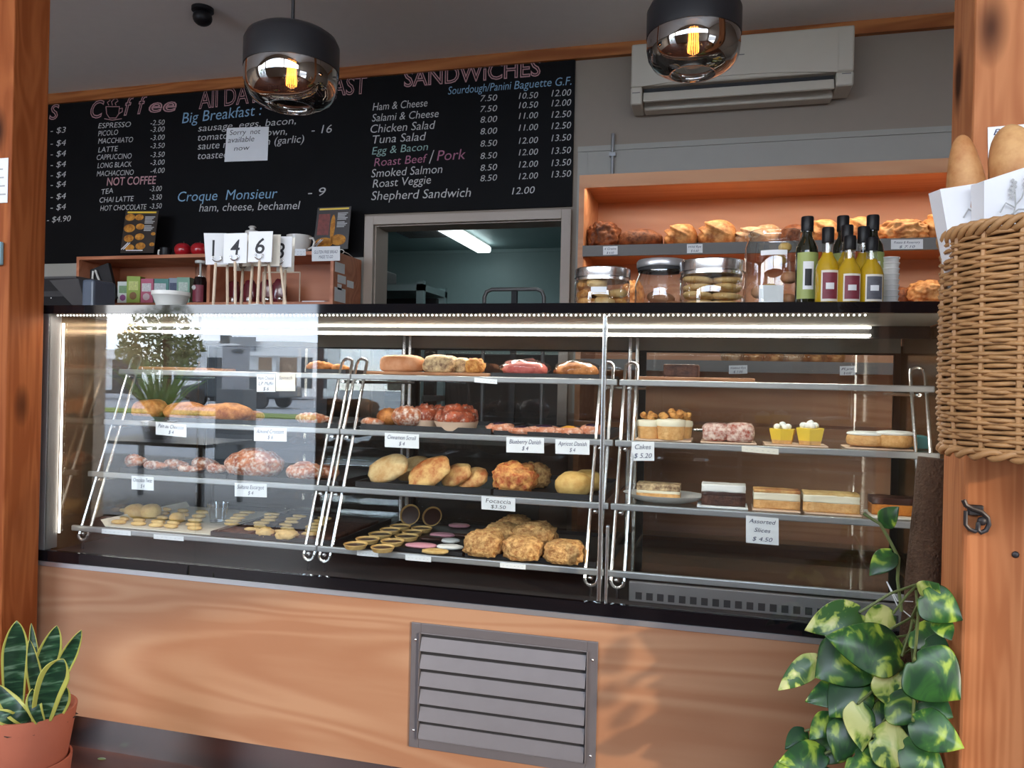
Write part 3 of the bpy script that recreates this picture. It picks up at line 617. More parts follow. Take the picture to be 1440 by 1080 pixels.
def croissant(si, px, w, h, y, mat, label, cat='croissant', grp=None, rot=0, lift=.004):
    z = on(si)+lift; p, W, H = dims(px, w, h, y, z); b = B(); n = 15; pts = []; rs = []
    for i in range(n):
        t = i/(n-1)*2-1; pts.append((p.x+W*.5*t, p.y+.022*t*t*(1), z+H*.47-.002*abs(t))); q = (1-abs(t)**2.2)
        rs.append(H*.48*(.28+.72*q)*(1 if i % 2 else .88))
    tube(b, pts, 1, 14, rs=rs)
    for v in b.verts: v.co.z = max(v.co.z, z); v.co += Vector((0, 0, .002*mnoise.noise(v.co*60)))
    return tag(obj('croissant' if cat == 'croissant' else 'pastry_twist', b, mat, angle=180), label, cat, grp)
# top shelf
croissant(0, 448, 46, 17, .36, M_CROISS, 'plump croissant on the small tray by the left rack', grp='croissants on the top shelf')
croissant(0, 476, 26, 13, .35, M_CROISS, 'small croissant half behind the chrome rods', grp='croissants on the top shelf')
lump('loaf_cake', 0, 566, 62, 24, .36, M_LOAF, 'smooth brown loaf cake on the board', 'cake', depth=.10, amp=.04, power=.62, lift=.010)
lump('fruit_loaf', 0, 620, 48, 25, .36, M_FRUITL, 'pale speckled fruit loaf beside the smooth brown one', 'cake', depth=.10, amp=.12, power=.7, lift=.010)
lump('fruit_muffin', 0, 650, 28, 22, .38, M_FRUITL, 'grey speckled muffin behind the crumbly one', 'muffin', amp=.2, lift=.010)
lump('crumble_muffin', 0, 668, 26, 21, .34, M_POPC, 'knobbly golden muffin at the end of the board', 'muffin', amp=.35, freq=3.2, lift=.010)
def wrapped(px, w, h, y, mat, label, nm):
    z = on(0)+.004; p, W, H = dims(px, w, h, y, z); t = thing(nm, label, 'pastry', (p.x, p.y, z))
    obj('pastry', blob(B(), (0, 0, H*.42), (W/2, .07, H*.58), 3, .10, 2.5, px, -.7, .85), mat, t, angle=180)
    obj('cling_film', blob(B(), (0, 0, H*.46), (W*.56, .08, H*.72), 3, .22, 4, px+3, -.62), M_FILM, t, angle=180)
wrapped(739, 62, 21, .38, M_PINKP, 'pink pastry under cling film on the top shelf', 'wrapped_pastry')
wrapped(812, 58, 21, .38, M_CROISS, 'golden brown pastry under cling film near the centre rack', 'wrapped_pastry')
z = on(0)+.010; p, Wd, H = dims(958, 48, 18, .36, z)
tag(obj('chocolate_cake', bx(p.x-Wd/2, p.x+Wd/2, .33, .45, z, z+H), M_CHOCC, bevel=.004), 'dark chocolate cake slab on the wooden board at right', 'cake')
# second shelf, left
for px, w, h, y, l in ((212, 46, 27, .30, 'first chocolate croissant from the left, round and golden'), (262, 60, 25, .29, 'yellow gold chocolate croissant in the middle of the row'), (318, 78, 26, .30, 'broad chocolate croissant at the right of the row'), (352, 30, 15, .34, 'low chocolate croissant tucked behind the broad one')):
    lump('chocolate_croissant', 1, px, w, h, y, M_CROISS, l, 'croissant', 'chocolate croissants on the second shelf', amp=.10, depth=.12, fn=ridged(2.3, .05))
croissant(1, 436, 54, 19, .29, M_DUSTED, 'dusted almond croissant alone on the second shelf', grp=None)
# second shelf, middle
croissant(1, 520, 34, 14, .28, M_DUSTED, 'low dusted twist at the left end of the scroll tray', 'twist', 'twists on the scroll tray', lift=.006)
croissant(1, 547, 38, 28, .33, M_CROISS, 'smooth golden twist behind the low dusted one', 'twist', 'twists on the scroll tray', lift=.006)
croissant(1, 572, 46, 34, .29, M_DUSTED, 'tall sugar dusted twist leaning on the golden one', 'twist', 'twists on the scroll tray', lift=.006)
def scroll(si, px, w, h, y, label, case=True, mat=None, grp='cinnamon scrolls'):
    z = on(si)+.005; p, W, H = dims(px, w, h, y, z); t = thing('cinnamon_scroll', label, 'scroll', (p.x, p.y, z), rz=px, group=grp); hc = H*.38 if case else 0
    if case: obj('paper_case', lathe(B(), [(0, 0), (W*.40, 0), (W*.50, hc), (W*.49, hc), (W*.39, .002), (0, .002)], 26), M_CASEPAPER, t)
    obj('bun', blob(B(), (0, 0, hc*.5+(H-hc*.5)*.42), (W*.48, W*.48, (H-hc*.5)*.58), 4, .05, 3, px, -.72, .9, fn=spiral()), mat or M_SCROLL, t, angle=180)
scroll(1, 640, 60, 33, .285, 'front cinnamon scroll in a wide paper case'); scroll(1, 598, 42, 31, .33, 'dusted cinnamon scroll left of the front one'); scroll(1, 617, 38, 29, .37, 'cinnamon scroll seen behind and between two others'); scroll(1, 655, 36, 31, .36, 'cinnamon scroll at the right behind the front one')
FILLB = plain('blueberry_filling', (.03, .012, .03), .25); FILLA = plain('apricot_filling', (.74, .34, .05), .25)
def danish(si, px, w, y, label, fill, h=11):
    z = on(si)+.004; p, W, H = dims(px, w, h, y, z); t = thing('fruit_danish', label, 'danish', (p.x, p.y, z), group='fruit danishes')
    obj('crust', blob(B(), (0, 0, H*.4), (W/2, .045, H*.6), 3, .22, 2.6, px, -.65, .8), M_DANISH, t, angle=180)
    obj('filling', blob(B(), (0, -.008, H*.86), (W*.26, .024, H*.28), 2, .2, 3, px), fill, t, angle=180)
danish(1, 704, 40, .29, 'first danish from the left with dark blueberry filling', FILLB, 13); danish(1, 733, 40, .27, 'second danish from the left, pink and low', FILLB, 10); danish(1, 766, 46, .29, 'third danish from the left, with a pale crimped edge', FILLB, 12)
danish(1, 801, 40, .28, 'fourth danish from the left, apricot in the middle', FILLA, 12); danish(1, 832, 34, .31, 'danish nearest the centre rack with a dark glazed top', FILLB, 15)
# second shelf, right: cakes on cards
def cakecard(si, pa, pb, label, d=.10, y0=None, mat=None, h=.004):
    z = on(si); y0 = y0 or yrod(SZ[si])+.012; xa, xb = xat(pa, y0, z), xat(pb, y0, z)
    return tag(obj('cake_card', bx(xa, xb, y0, y0+d, z, z+h), mat or M_CASEPAPER, smooth=False, bevel=.001), label, 'cake card', 'cards under the cakes and slices')
cakecard(1, 892, 972, 'pinkish card under the popcorn topped cakes', .15); cakecard(1, 985, 1064, 'pinkish card under the lamingtons'); cakecard(1, 1075, 1165, 'pinkish card under the lemon cups'); cakecard(1, 1190, 1286, 'pinkish card under the white iced cakes')
def cup(px, w, h, y, label, kind, grp):
    z = on(1)+.005; p, W, H = dims(px, w, h, y, z); nm = {'p': 'crumble_cake', 'l': 'lemon_cup', 'w': 'iced_cake'}[kind]
    t = thing(nm, label, 'cake', (p.x, p.y, z), rz=px*.7, group=grp)
    if kind == 'p':
        hb = H*.56; obj('sponge', lathe(B(), [(0, 0), (W*.42, 0), (W*.47, hb*.7), (W*.47, hb), (0, hb)], 28), M_SPONGE, t)
        obj('icing', lathe(B(), [(W*.475, hb*.72), (W*.50, hb*.86), (W*.48, hb*1.06), (W*.3, hb*1.12), (0, hb*1.12)], 28), M_CREAM, t)
        b = B(); R = random.Random(px)
        for i in range(9): a = R.random()*6.3; r = R.random()**.5*W*.33; blob(b, (r*math.cos(a), r*math.sin(a), hb*1.12+H*.05+R.random()*H*.20*(1-r/W)), (H*.11, H*.11, H*.11), 2, .4, 3, px+i)
        obj('crumble', b, M_POPC, t, angle=180)
    elif kind == 'l':
        hb = H*.68; obj('cup_crust', lathe(B(), [(0, 0), (W*.38, 0), (W*.40, hb*.25), (0, hb*.25)], 6), M_SPONGE, t)
        obj('lemon_curd', lathe(B(), [(0, hb*.25), (W*.41, hb*.25), (W*.50, hb), (W*.44, hb*1.02), (0, hb)], 6), M_LEMON, t)
        b = B(); R = random.Random(px)
        for i in range(7): a = i*.9+R.random(); r = W*.22*(i > 0); blob(b, (r*math.cos(a), r*math.sin(a), hb+H*.10+(i == 0)*H*.1), (H*.15, H*.15, H*.14), 2, .15, 3, px+i)
        obj('meringue', b, M_ICING, t, angle=180)
    else:
        obj('sponge', blob(B(), (0, 0, H*.45), (W*.5, W*.5, H*.45), 3, .02, 2, px, None, .55), M_SPONGE, t, angle=180)
        obj('icing', blob(B(), (0, 0, H*.86), (W*.5, W*.5, H*.16), 3, .03, 2, px, None, .7), M_ICING, t, angle=180)
cup(912, 34, 42, .275, 'left popcorn topped cake on the second shelf', 'p', 'popcorn topped cakes'); cup(943, 42, 46, .265, 'front popcorn topped cake, the tallest of three', 'p', 'popcorn topped cakes'); cup(957, 34, 40, .34, 'popcorn topped cake behind the tallest one', 'p', 'popcorn topped cakes')
cup(1100, 38, 30, .28, 'left yellow lemon cup with white meringue', 'l', 'lemon cups'); cup(1139, 42, 34, .27, 'right yellow lemon cup with peaked meringue', 'l', 'lemon cups')
cup(1218, 50, 21, .29, 'left white iced sponge cake by the teal box', 'w', 'white iced cakes'); cup(1258, 46, 24, .27, 'right white iced sponge cake by the teal box', 'w', 'white iced cakes')
for px, w, h, y, l in ((1006, 36, 25, .28, 'left red and white coconut lamington'), (1040, 39, 27, .275, 'right red and white coconut lamington')):
    lump('lamington', 1, px, w, h, y, M_COCO, l, 'lamington', 'coconut lamingtons', amp=.08, freq=5, power=.5, flat=-.9, lift=.005)
z = on(1)+.001; p, Wd, H = dims(1294, 22, 18, .33, z); tag(obj('teal_box', bx(p.x-Wd/2, p.x+Wd/2, .33, .40, z, z+H), plain('teal_card', (.05, .25, .27), .5), bevel=.002), 'small teal box at the right end of the second shelf', 'box')
t = thing('serving_tongs', 'steel serving tongs lying behind the lamingtons', 'tongs'); p = place(975, .40, on(1)+.026); q = place(1030, .42, on(1)+.016)
obj('tong_arm', tube(B(), [p, p.lerp(q, .5)+Vector((0, 0, .006)), q], .004, 8), M_CHROME, t); obj('tong_arm', tube(B(), [p, p.lerp(q, .5)+Vector((0, .02, .0)), q+Vector((0, .03, -.010))], .004, 8), M_CHROME, t)
# third shelf, left
for i, (px, w, h, y) in enumerate(((188, 30, 21, .26), (214, 40, 14, .24), (243, 38, 16, .28), (262, 40, 12, .22), (284, 40, 20, .30), (302, 34, 16, .24))):
    croissant(2, px, w, h, y, M_DUSTED, ('peaked dusted twist at the left end of the third shelf', 'flat dusted twist second from the left end', 'dusted twist third from the left end', 'low dusted twist lying at the front of the tray', 'tall dusted twist at the back of the tray', 'dusted twist touching the large escargot')[i], 'twist', 'dusted twists on the third shelf')
def escargot(px, w, h, y, label):
    z = on(2)+.004; p, W, H = dims(px, w, h, y, z)
    b = B(); blob(b, (p.x, p.y, z+H*.42), (W/2, W*.42, H*.58), 4, .06, 2.5, px, -.72, .95, fn=spiral(2.2, .10))
    tag(obj('escargot_pastry', b, M_DUSTED, angle=180), label, 'pastry', 'sultana escargots')
escargot(358, 84, 35, .26, 'large sugar dusted snail pastry on the third shelf'); escargot(429, 54, 22, .25, 'smaller dusted snail pastry beside the chrome rods'); escargot(460, 34, 17, .30, 'dusted snail pastry partly behind the chrome rods')
# third shelf, middle: focaccias leaning on one another
def focaccia(px, py0, w, h, y, tilt, mat, label):
    z = on(2)+.006; p, W, H = dims(px, w, h, y, z); M = Matrix.Translation((p.x, p.y, z+H*.5)) @ Matrix.Rotation(tilt, 4, 'Y') @ Matrix.Rotation(math.radians(52), 4, 'X')
    t = B(); blob(t, (0, 0, 0), (W*.5, W*.36, .015), 3, .10, 2.4, px, None, .9)
    for v in t.verts: v.co = M @ v.co; v.co.z = max(v.co.z, z)
    tag(obj('focaccia', t, mat, angle=180), label, 'focaccia', 'focaccias on the third shelf')
focaccia(545, 0, 62, 40, .25, -.28, M_FOCAC, 'pale round focaccia at the left front'); focaccia(580, 0, 54, 33, .33, -.28, M_FOCAC, 'pale focaccia behind the left front one'); focaccia(603, 0, 68, 37, .24, -.42, M_FOCAC2, 'long cheese topped focaccia in the middle')
focaccia(641, 0, 48, 31, .27, -.38, M_FOCAC2, 'cheese topped focaccia right of the long one'); focaccia(664, 0, 48, 22, .28, -.28, M_FOCAC2, 'low cheese topped focaccia at the right end')
lump('cheese_scroll', 2, 724, 62, 41, .25, M_CHEESY, 'tall crumbly cheese scroll in front', 'scroll', 'cheese scrolls', amp=.22, freq=4, lift=.005, sub=4); lump('cheese_scroll', 2, 752, 44, 34, .36, M_SAVOURY, 'darker cheese scroll in the shade behind', 'scroll', 'cheese scrolls', amp=.22, freq=4, lift=.005, sub=4)
lump('yellow_bun', 2, 806, 52, 33, .24, M_BUNY, 'round pale yellow bun beside the centre rack', 'bun', amp=.08, lift=.005)
lump('yellow_bun', 2, 826, 40, 30, .34, M_BUNY, 'pale yellow bun mostly hidden by the chrome rods', 'bun', amp=.08, lift=.005)
# third shelf, right: slices
pl = lathe(B(), [(0, 0), (.055, 0), (.075, .006), (.098, .020), (.100, .022), (.096, .0215), (.072, .010), (0, .006)], 40)
for v in pl.verts: v.co.x *= 1.12; v.co.y *= .8
p = place(934, .25, on(2)); pl = obj('oval_plate', pl, M_CERAM); pl.location = p; tag(pl, 'oval white plate under the single cream slice', 'plate')
cakecard(2, 980, 1052, 'white card under the chocolate slice', .10, mat=M_PAPER); cakecard(2, 1058, 1126, 'pinkish card under the first caramel slice'); cakecard(2, 1132, 1212, 'pinkish card under the second caramel slice', .12); cakecard(2, 1226, 1330, 'pale card under the orange slice', .12, mat=M_CREAMP)
def slice_(px, w, h, y, layers, label, lift=.005, dp=.065):
    z = on(2)+lift; p, W, H = dims(px, w, h, y, z); t = thing('cake_slice', label, 'slice', (p.x, p.y, z), group='assorted slices'); z0 = 0
    for nm, fr, mt in layers:
        o = bx(-W/2, W/2, 0, dp, z0, z0+H*fr); bmesh.ops.subdivide_edges(o, edges=o.edges, cuts=5, use_grid_fill=True)
        for v in o.verts: v.co += .0016*mnoise.noise_vector(v.co*90+Vector((px, 0, z0*100)))
        obj(nm, o, mt, t, angle=180); z0 += H*fr
slice_(925, 60, 21, .225, (('base', .38, M_SPONGE), ('cream', .18, M_CREAM), ('top_layer', .44, M_FRUITL)), 'layered cream slice with a crumbly pale top on the oval plate', .008)
slice_(1017, 60, 29, .20, (('base', .50, M_CHOCC), ('chocolate_top', .16, M_CHOC), ('icing', .34, M_ICING)), 'dark chocolate slice with white icing along its back', .005)
slice_(1092, 62, 26, .20, (('base', .45, M_SPONGE), ('cream', .40, M_CREAM), ('top_layer', .15, M_FOCAC2)), 'pale caramel slice under the Assorted Slices tag', .005)
slice_(1169, 74, 27, .19, (('base', .50, M_SPONGE), ('cream', .38, M_CREAM), ('top_layer', .12, M_BISC)), 'pale caramel slice right of the tag, the widest', .005)
slice_(1272, 84, 24, .21, (('base', .62, M_CARAM), ('chocolate_top', .38, M_CHOC)), 'orange caramel slice with a dark top behind the trunk', .005)
# bottom shelf, left: parchment with biscuits, slabs with yellow biscuits
z3 = on(3); ya = yrod(SZ[3])+.008
b = B(); xa, xb = xat(148, ya, z3), xat(300, ya, z3); box(b, xa, xb, ya, .52, z3, z3+.003)
for a, c in ((xa-.018, xa), (xb, xb+.018)):
    q = [b.verts.new(v) for v in ((a, ya, z3+(.02 if a < xa else 0)), (c, ya, z3+(0 if a < xa else .02)), (c, .52, z3+(0 if a < xa else .02)), (a, .52, z3+(.02 if a < xa else 0)))]; b.faces.new(q)
tag(obj('parchment_sheet', b, M_PARCH, smooth=False), 'white parchment sheet with upturned edges under the pale biscuits', 'paper')
R = random.Random(5)
k = 0
for r_, yy in enumerate((.15, .20, .26, .33, .40)):
    for i in range(5):
        px = 166+i*26+R.uniform(-4, 4)+r_*4
        if r_ in (2,) and i < 2: continue
        c = place(px, yy, z3+.003); o = B(); blob(o, (c.x, c.y, z3+.010), (.024, .013, .007), 2, .1, 3, k, None, .8, R.uniform(-.3, .3))
        tag(obj('pale_biscuit', o, M_BISC, angle=180), 'pale oblong biscuit lying on the parchment sheet', 'biscuit', 'pale biscuits on parchment'); k += 1
for px, yy, zz, l in ((190, .26, 0, 'golden bun standing at the left of the parchment'), (212, .28, .0, 'second golden bun on the parchment, further back'), (249, .24, 0, 'small golden bun in the middle of the parchment')):
    lump('golden_bun', 3, px, 28 if px < 240 else 20, 19 if px < 240 else 14, yy, M_BUNY, l, 'bun', 'golden buns on parchment', lift=.004, amp=.08)
b = place(306, .30, z3); t = thing('plastic_tub', 'clear plastic tub standing between the two left trays', 'tub', (b.x, .30, z3+.003))
obj('tub', lathe(B(), [(0, 0), (.026, 0), (.034, .060), (.033, .060), (.025, .003), (0, .003)], 24), pane('tub_plastic', (.93, .95, .97), 1.45, 2.5, .1), t)
xa, xb = xat(300, .13, z3+.004), xat(466, .13, z3+.004)
for i in range(3):
    a = xa+(xb-xa)*i/3+.004; c = xa+(xb-xa)*(i+1)/3-.004
    o = bx(a, c, .125, .46, z3+.0035, z3+.014); bmesh.ops.subdivide_edges(o, edges=o.edges, cuts=4, use_grid_fill=True)
    for v in o.verts: v.co.z += .002*mnoise.noise(v.co*40)
    tag(obj('chocolate_slab', o, M_CHOCC, angle=180), ('left third of the flat chocolate slabs', 'middle third of the flat chocolate slabs', 'right third of the flat chocolate slabs')[i], 'slab', 'chocolate slabs')
k = 0
for r_, yy in enumerate((.16, .21, .26, .31, .36, .41)):
    for i in range(4):
        if r_ == 0 and i == 0: continue
        px = 322+i*37+r_*5+R.uniform(-4, 4)
        c = place(px, yy, z3+.015); o = B(); blob(o, (c.x, c.y, z3+.0185), (.026, .013, .005), 2, .28, 3, k, None, .8, R.uniform(-.4, .4))
        tag(obj('yellow_biscuit', o, M_BISC, angle=180), 'yellow iced biscuit lying on the dark chocolate slabs', 'biscuit', 'yellow biscuits on chocolate'); k += 1
for px, w, yy, l in ((404, 30, .13, 'large ragged yellow biscuit at the front edge'), (373, 24, .135, 'torn yellow biscuit left of the ragged one')):
    lump('ragged_biscuit', 3, px, w, 12, yy, M_BISC, l, 'biscuit', lift=.006, amp=.35, freq=3)
# bottom shelf, middle
def tart(px, py, label, w=29, tilt=None):
    z = z3+.004; P = atz(px, py, z+.012) if tilt is None else place(px, .47, z+.02); k = mpp(P.x, P.y, z); r = w*k/2
    t = thing('chocolate_tart', label, 'tart', (P.x, P.y, z if tilt is None else z+r*.9), group='chocolate tarts')
    if tilt: t.rotation_euler = (tilt, 0, 0)
    obj('tart_shell', lathe(B(), [(0, 0), (r*.8, 0), (r, .012), (r*.97, .0135), (r*.86, .010), (r*.84, .006), (0, .006)], 24), M_TART, t)
    obj('chocolate_filling', lathe(B(), [(0, .0065), (r*.845, .0065), (r*.83, .0095), (0, .0105)], 24), M_CHOC, t)
TL = ('front left', 'front middle', 'left in the second row', 'right in the second row', 'left in the third row', 'right in the third row', 'left in the fourth row', 'right in the fourth row', 'left in the back row', 'right in the back row')
for (px, py), l in zip(((500, 765), (538, 769), (517, 757.5), (552, 760.5), (535, 750.5), (572, 753.5), (549, 744.5), (580, 747.5), (563, 739.5), (593, 742.5)), TL): tart(px, py, f'flat chocolate tart, {l} of the tart tray', 34 if py > 749 else 30)
tart(578, 730, 'chocolate tart propped upright, left of the two', 30, math.radians(68)); tart(609, 734, 'chocolate tart propped upright, right of the two', 29, math.radians(62))
def lips(px, py, w, mat, label, cat='biscuit'):
    z = z3+.004; P = atz(px, py, z+.006); W = w*mpp(P.x, P.y, z); o = B()
    blob(o, (P.x, P.y, z+.006), (W/2, .022, .0065), 3, .12, 2, px, None, .8, .15); tag(obj('iced_biscuit', o, mat, angle=180), label, cat, 'iced biscuits')
lips(592, 767, 44, M_PINKI, 'bright pink iced biscuit in front of the others'); lips(622, 752, 36, M_PINKI, 'dusty pink iced biscuit behind the bright one'); lips(607, 757, 34, M_CHOC, 'dark glazed biscuit between the pink ones'); lips(646, 739, 30, M_PINKI, 'pink iced biscuit far back by the savoury tray')
lips(634, 760, 26, M_ICING, 'white iced biscuit, the rear of two'); lips(632, 769, 38, M_ICING, 'white iced biscuit, the front of two'); lips(612, 775, 38, M_BISC, 'cream coloured biscuit at the front edge of the tray'); lips(650, 752, 28, M_CHOC, 'dark glazed biscuit beside the white ones')
for px, w, h, y, l in ((681, 54, 34, .135, 'left front savoury bun'), (736, 57, 31, .13, 'middle front savoury bun'), (794, 57, 29, .13, 'right front savoury bun'), (706, 50, 34, .24, 'savoury bun behind the left front one'), (752, 60, 39, .24, 'savoury bun behind the middle front one'), (724, 46, 37, .33, 'savoury bun at the very back')):
    lump('savoury_bun', 3, px, w, h, y, M_SAVOURY, l+' on the dark tray', 'bun', 'savoury buns', amp=.20, freq=4.5, power=.75, lift=.006, sub=4)

# price cards on the shelf rails
def price(px0, px1, py0, py1, lines, label, si=None, y=None, mat=None, hs=None, ink=None, shear=.25, dy=(0, 0), cat='price card', grp='price cards in the case'):
    if y is None: y = yrod(SZ[si])-.0135
    t = thing('price_card', label, cat, group=grp); cs = ((px0, py0), (px1, py0+dy[0]), (px1, py1+dy[0]), (px0, py1))
    obj('card', card_quad(cs, y), mat or M_PAPER, t, smooth=False); b = B(); hgt = py1-py0
    for i, s in enumerate(lines):
        f, h, wf = hs[i]; w = (px1-px0)*wf; xm = (px0+px1)/2; py = py0+hgt*f; sl = dy[0]/(px1-px0)
        P0 = aty(xm-w/2, py+sl*(xm-w/2-px0), y-.0006); P1 = aty(xm+w/2, py+sl*(xm+w/2-px0), y-.0006)
        text_bm(b, s, P0, P1, h*hgt*mpp(P0.x, y, P0.z), shear, weight=-.002)
    obj('lettering', b, ink or M_NAVY, t, smooth=False); return t
TWO = ((.42, .30, .84), (.84, .28, .17))
price(361, 387, 526, 551, ('Ham Cheese', 'L.P. Muffin', '$ 6'), 'white card reading Ham Cheese on the top left shelf', 0, hs=((.32, .2, .86), (.62, .2, .8), (.92, .2, .3)))
price(388, 415, 525, 550, ('Spinach',), 'greyish card beside the Ham Cheese card', 0, hs=((.34, .2, .7),), mat=M_CREAMP)
price(219, 262, 593, 611, ('Pain au Chocolat', '$ 4'), 'price card reading Pain au Chocolat', 1, hs=TWO, dy=(4, 0))
price(357, 403, 601, 620, ('Almond Croissant', '$ 6'), 'price card reading Almond Croissant', 1, hs=TWO, dy=(1, 0))
price(185, 216, 669, 688, ('Chocolate Twist', '$ 4'), 'price card reading Chocolate Twist', 2, hs=TWO, dy=(2, 0))
price(330, 375, 679, 698, ('Sultana Escargot', '$ 4'), 'price card reading Sultana Escargot', 2, hs=TWO, dy=(1.5, 0))
price(541, 589, 608.5, 628.5, ('Cinnamon Scroll', '$ 4'), 'price card reading Cinnamon Scroll', 1, hs=TWO, dy=(2.5, 0))
price(712, 765, 614.5, 636, ('Blueberry Danish', '$ 4'), 'price card reading Blueberry Danish', 1, hs=TWO, dy=(1.5, 0))
price(781, 829, 617.5, 638, ('Apricot Danish', '$ 4'), 'price card reading Apricot Danish', 1, hs=TWO, dy=(1.5, 0))
price(677, 724.5, 697.5, 716, ('Focaccia', '$3.50'), 'white card hand lettered Focaccia', 2, hs=((.46, .33, .74), (.86, .27, .44)), ink=M_INK, shear=.1, dy=(3.5, 0))
price(888.5, 920, 621.5, 648, ('Cakes', '$ 5.20'), 'white card reading Cakes in the right bay', 1, hs=((.38, .26, .72), (.85, .26, .80)))
price(1049, 1095, 725, 763, ('Assorted', 'Slices', '$ 4.50'), 'white card reading Assorted Slices', 2, hs=((.25, .16, .82), (.57, .16, .5), (.90, .16, .62)), dy=(4, 0))
STRIP = ((.72, .38, .8),)
for a, c, e, f, si, l, s, m_ in ((143, 184, 743.5, 750, 3, 'white strip label at the left end of the bottom shelf', 'Sponge Biscuits', None), (216, 258, 751, 757.5, 3, 'white strip label under the parchment sheet', 'Sponge Biscuits', None), (667, 699, 531, 537.5, 0, 'white strip label on the top shelf rail', 'Wrapped', None),
      (502, 532, 773.5, 781, 3, 'white strip label under the chocolate tarts', 'Choc Tart', None), (570, 606, 780, 787.5, 3, 'white strip label under the iced biscuits', 'Iced Biscuit', None), (703, 739, 791, 798, 3, 'white strip label under the savoury buns', 'Savoury Bun', None), (1043, 1095, 627, 635, 1, 'cream strip label under the lemon cups', 'Gluten Free Cakes', M_CREAMP)):
    price(a, c, e, f, ('- - - - - -',), l, si, hs=((.6, .2, .8),), mat=m_, dy=((c-a)*.085, 0), grp='strip labels in the case')

# ================================================================ ON TOP OF THE CASE
ZTP = ZT
JW = {}
def jar(px0, px1, pyt, y, label, lid, shape, fill):
    z = ZTP; cx = xat((px0+px1)/2, y, z+.06); k = mpp(cx, y, z); R = (px1-px0)*k/2; pt = aty((px0+px1)/2, pyt, y).z; H = pt-z
    t = thing('storage_jar', label, 'jar', (cx, y, z), group='glass jars on the case')
    if shape == 'low': pr = [(0, .004), (R*.95, .004), (R*.99, .016), (R*.99, H*.66), (R*.93, H*.72)]; hl = H*.70
    elif shape == 'neck': pr = [(0, .004), (R*.95, .004), (R, .02), (R, H*.56), (R*.86, H*.74), (R*.86, H*.80)]; hl = H*.80
    else: pr = [(0, .004), (R*.92, .004), (R*.97, .02), (R*.99, H*.5), (R*.97, H*.80), (R*.88, H*.90), (R*.84, H*.94), (R*.88, H*.97), (R*.86, H), (R*.82, H)]; hl = H
    o = obj('glass_body', lathe(B(), pr, 48), M_JAR, t, angle=180)
    obj('glass_base', lathe(B(), [(0, 0), (R*.93, 0), (R*.95, .004), (0, .004)], 40), M_SHELFG, t)
    if lid == 'chrome': obj('lid', lathe(B(), [(0, H), (R*.95, H*.995), (R, H*.97), (R, H*.80), (R*1.01, H*.785), (R*1.01, H*.77), (R*.96, H*.76), (R*.96, H*.70), (0, H*.70)], 48), M_CHROME, t)
    elif lid == 'silver': obj('lid', lathe(B(), [(0, H), (R*.90, H), (R*.95, H*.97), (R*.95, H*.88), (R*.93, H*.86), (0, H*.86)], 48), M_ALU, t); obj('lid_seal', lathe(B(), [(R*.90, H*.80), (R*.90, H*.86), (0, H*.86)], 40), M_BLACKM, t)
    Rn = random.Random(px0)
    def biscuit(i, x, yy, zz, r, h, mt, nm, lb, tilt=(0, 0)):
        q = B(); blob(q, (0, 0, 0), (r, r, h), 3, .05, 2.5, i, None, .8); q = obj(nm, q, mt, angle=180); q.location = (cx+x, y+yy, z+zz); q.rotation_euler = (tilt[0], tilt[1], i)
        return tag(q, lb, 'biscuit', 'biscuits in the jars')
    if fill == 'cookies':
        i = 0
        for L in range(3):
            for a in range(5 if L < 2 else 3):
                an = a*2*PI/5+L; biscuit(i, R*.58*math.cos(an), R*.58*math.sin(an), .020+L*.024, R*.34, .013, M_COOKIE if (a+L) % 3 else M_POPC, 'jar_biscuit', 'round biscuit piled in the small chrome lidded jar', (Rn.uniform(-.3, .3), Rn.uniform(-.3, .3))); i += 1
    elif fill == 'flat':
        i = 0
        for L in range(5):
            for sx, sy in ((-.40, -.25), (.42, -.12), (0, .46)):
                if L == 4 and sx > 0: continue
                biscuit(i, R*sx, R*sy, .016+L*.021, R*.46, .0105, M_COOKIE, 'jar_biscuit', 'large flat biscuit stacked in the wide chrome lidded jar', (Rn.uniform(-.12, .12), Rn.uniform(-.1, .1))); i += 1
    elif fill == 'copper':
        for i in range(3): biscuit(i, (i-1)*R*.5, 0, .02+.03*(i == 1), R*.5, .018, M_LOAF, 'jar_biscuit', 'brown biscuit lying in the silver lidded jar', (.1, .1*i))
    else:
        for i, (x, yy, zz, r) in enumerate(((-.45, -.2, .05, .30), (.1, -.3, .13, .26), (.5, .1, .09, .28), (-.1, .4, .06, .3), (.45, -.3, .03, .25), (.35, .2, .17, .22))):
            q = B(); blob(q, (cx+R*x, y+R*yy, z+zz), (R*r, R*r, R*r*.75), 3, .08, 2.5, i, None, .85)
            tag(obj('wrapped_bun', q, M_BUNY if i % 2 else M_LOAF, angle=180), 'small wrapped bun inside the tall open jar', 'bun', 'wrapped buns in the tall jar')
        q = thing('paper_tag', 'crumpled white paper tag low inside the tall open jar', 'tag', (cx-R*.1, y-R*.82, z+.012)); q.rotation_euler = (-.05, 0, .1)
        obj('sheet', bx(-.032, .028, -.001, 0, 0, .05), M_PAPER, q, smooth=False)
    return t, cx, R, H
t, cx, R_, H = jar(808, 886, 379, .20, 'small low jar with a chrome lid, leftmost on the case', 'chrome', 'low', 'cookies')
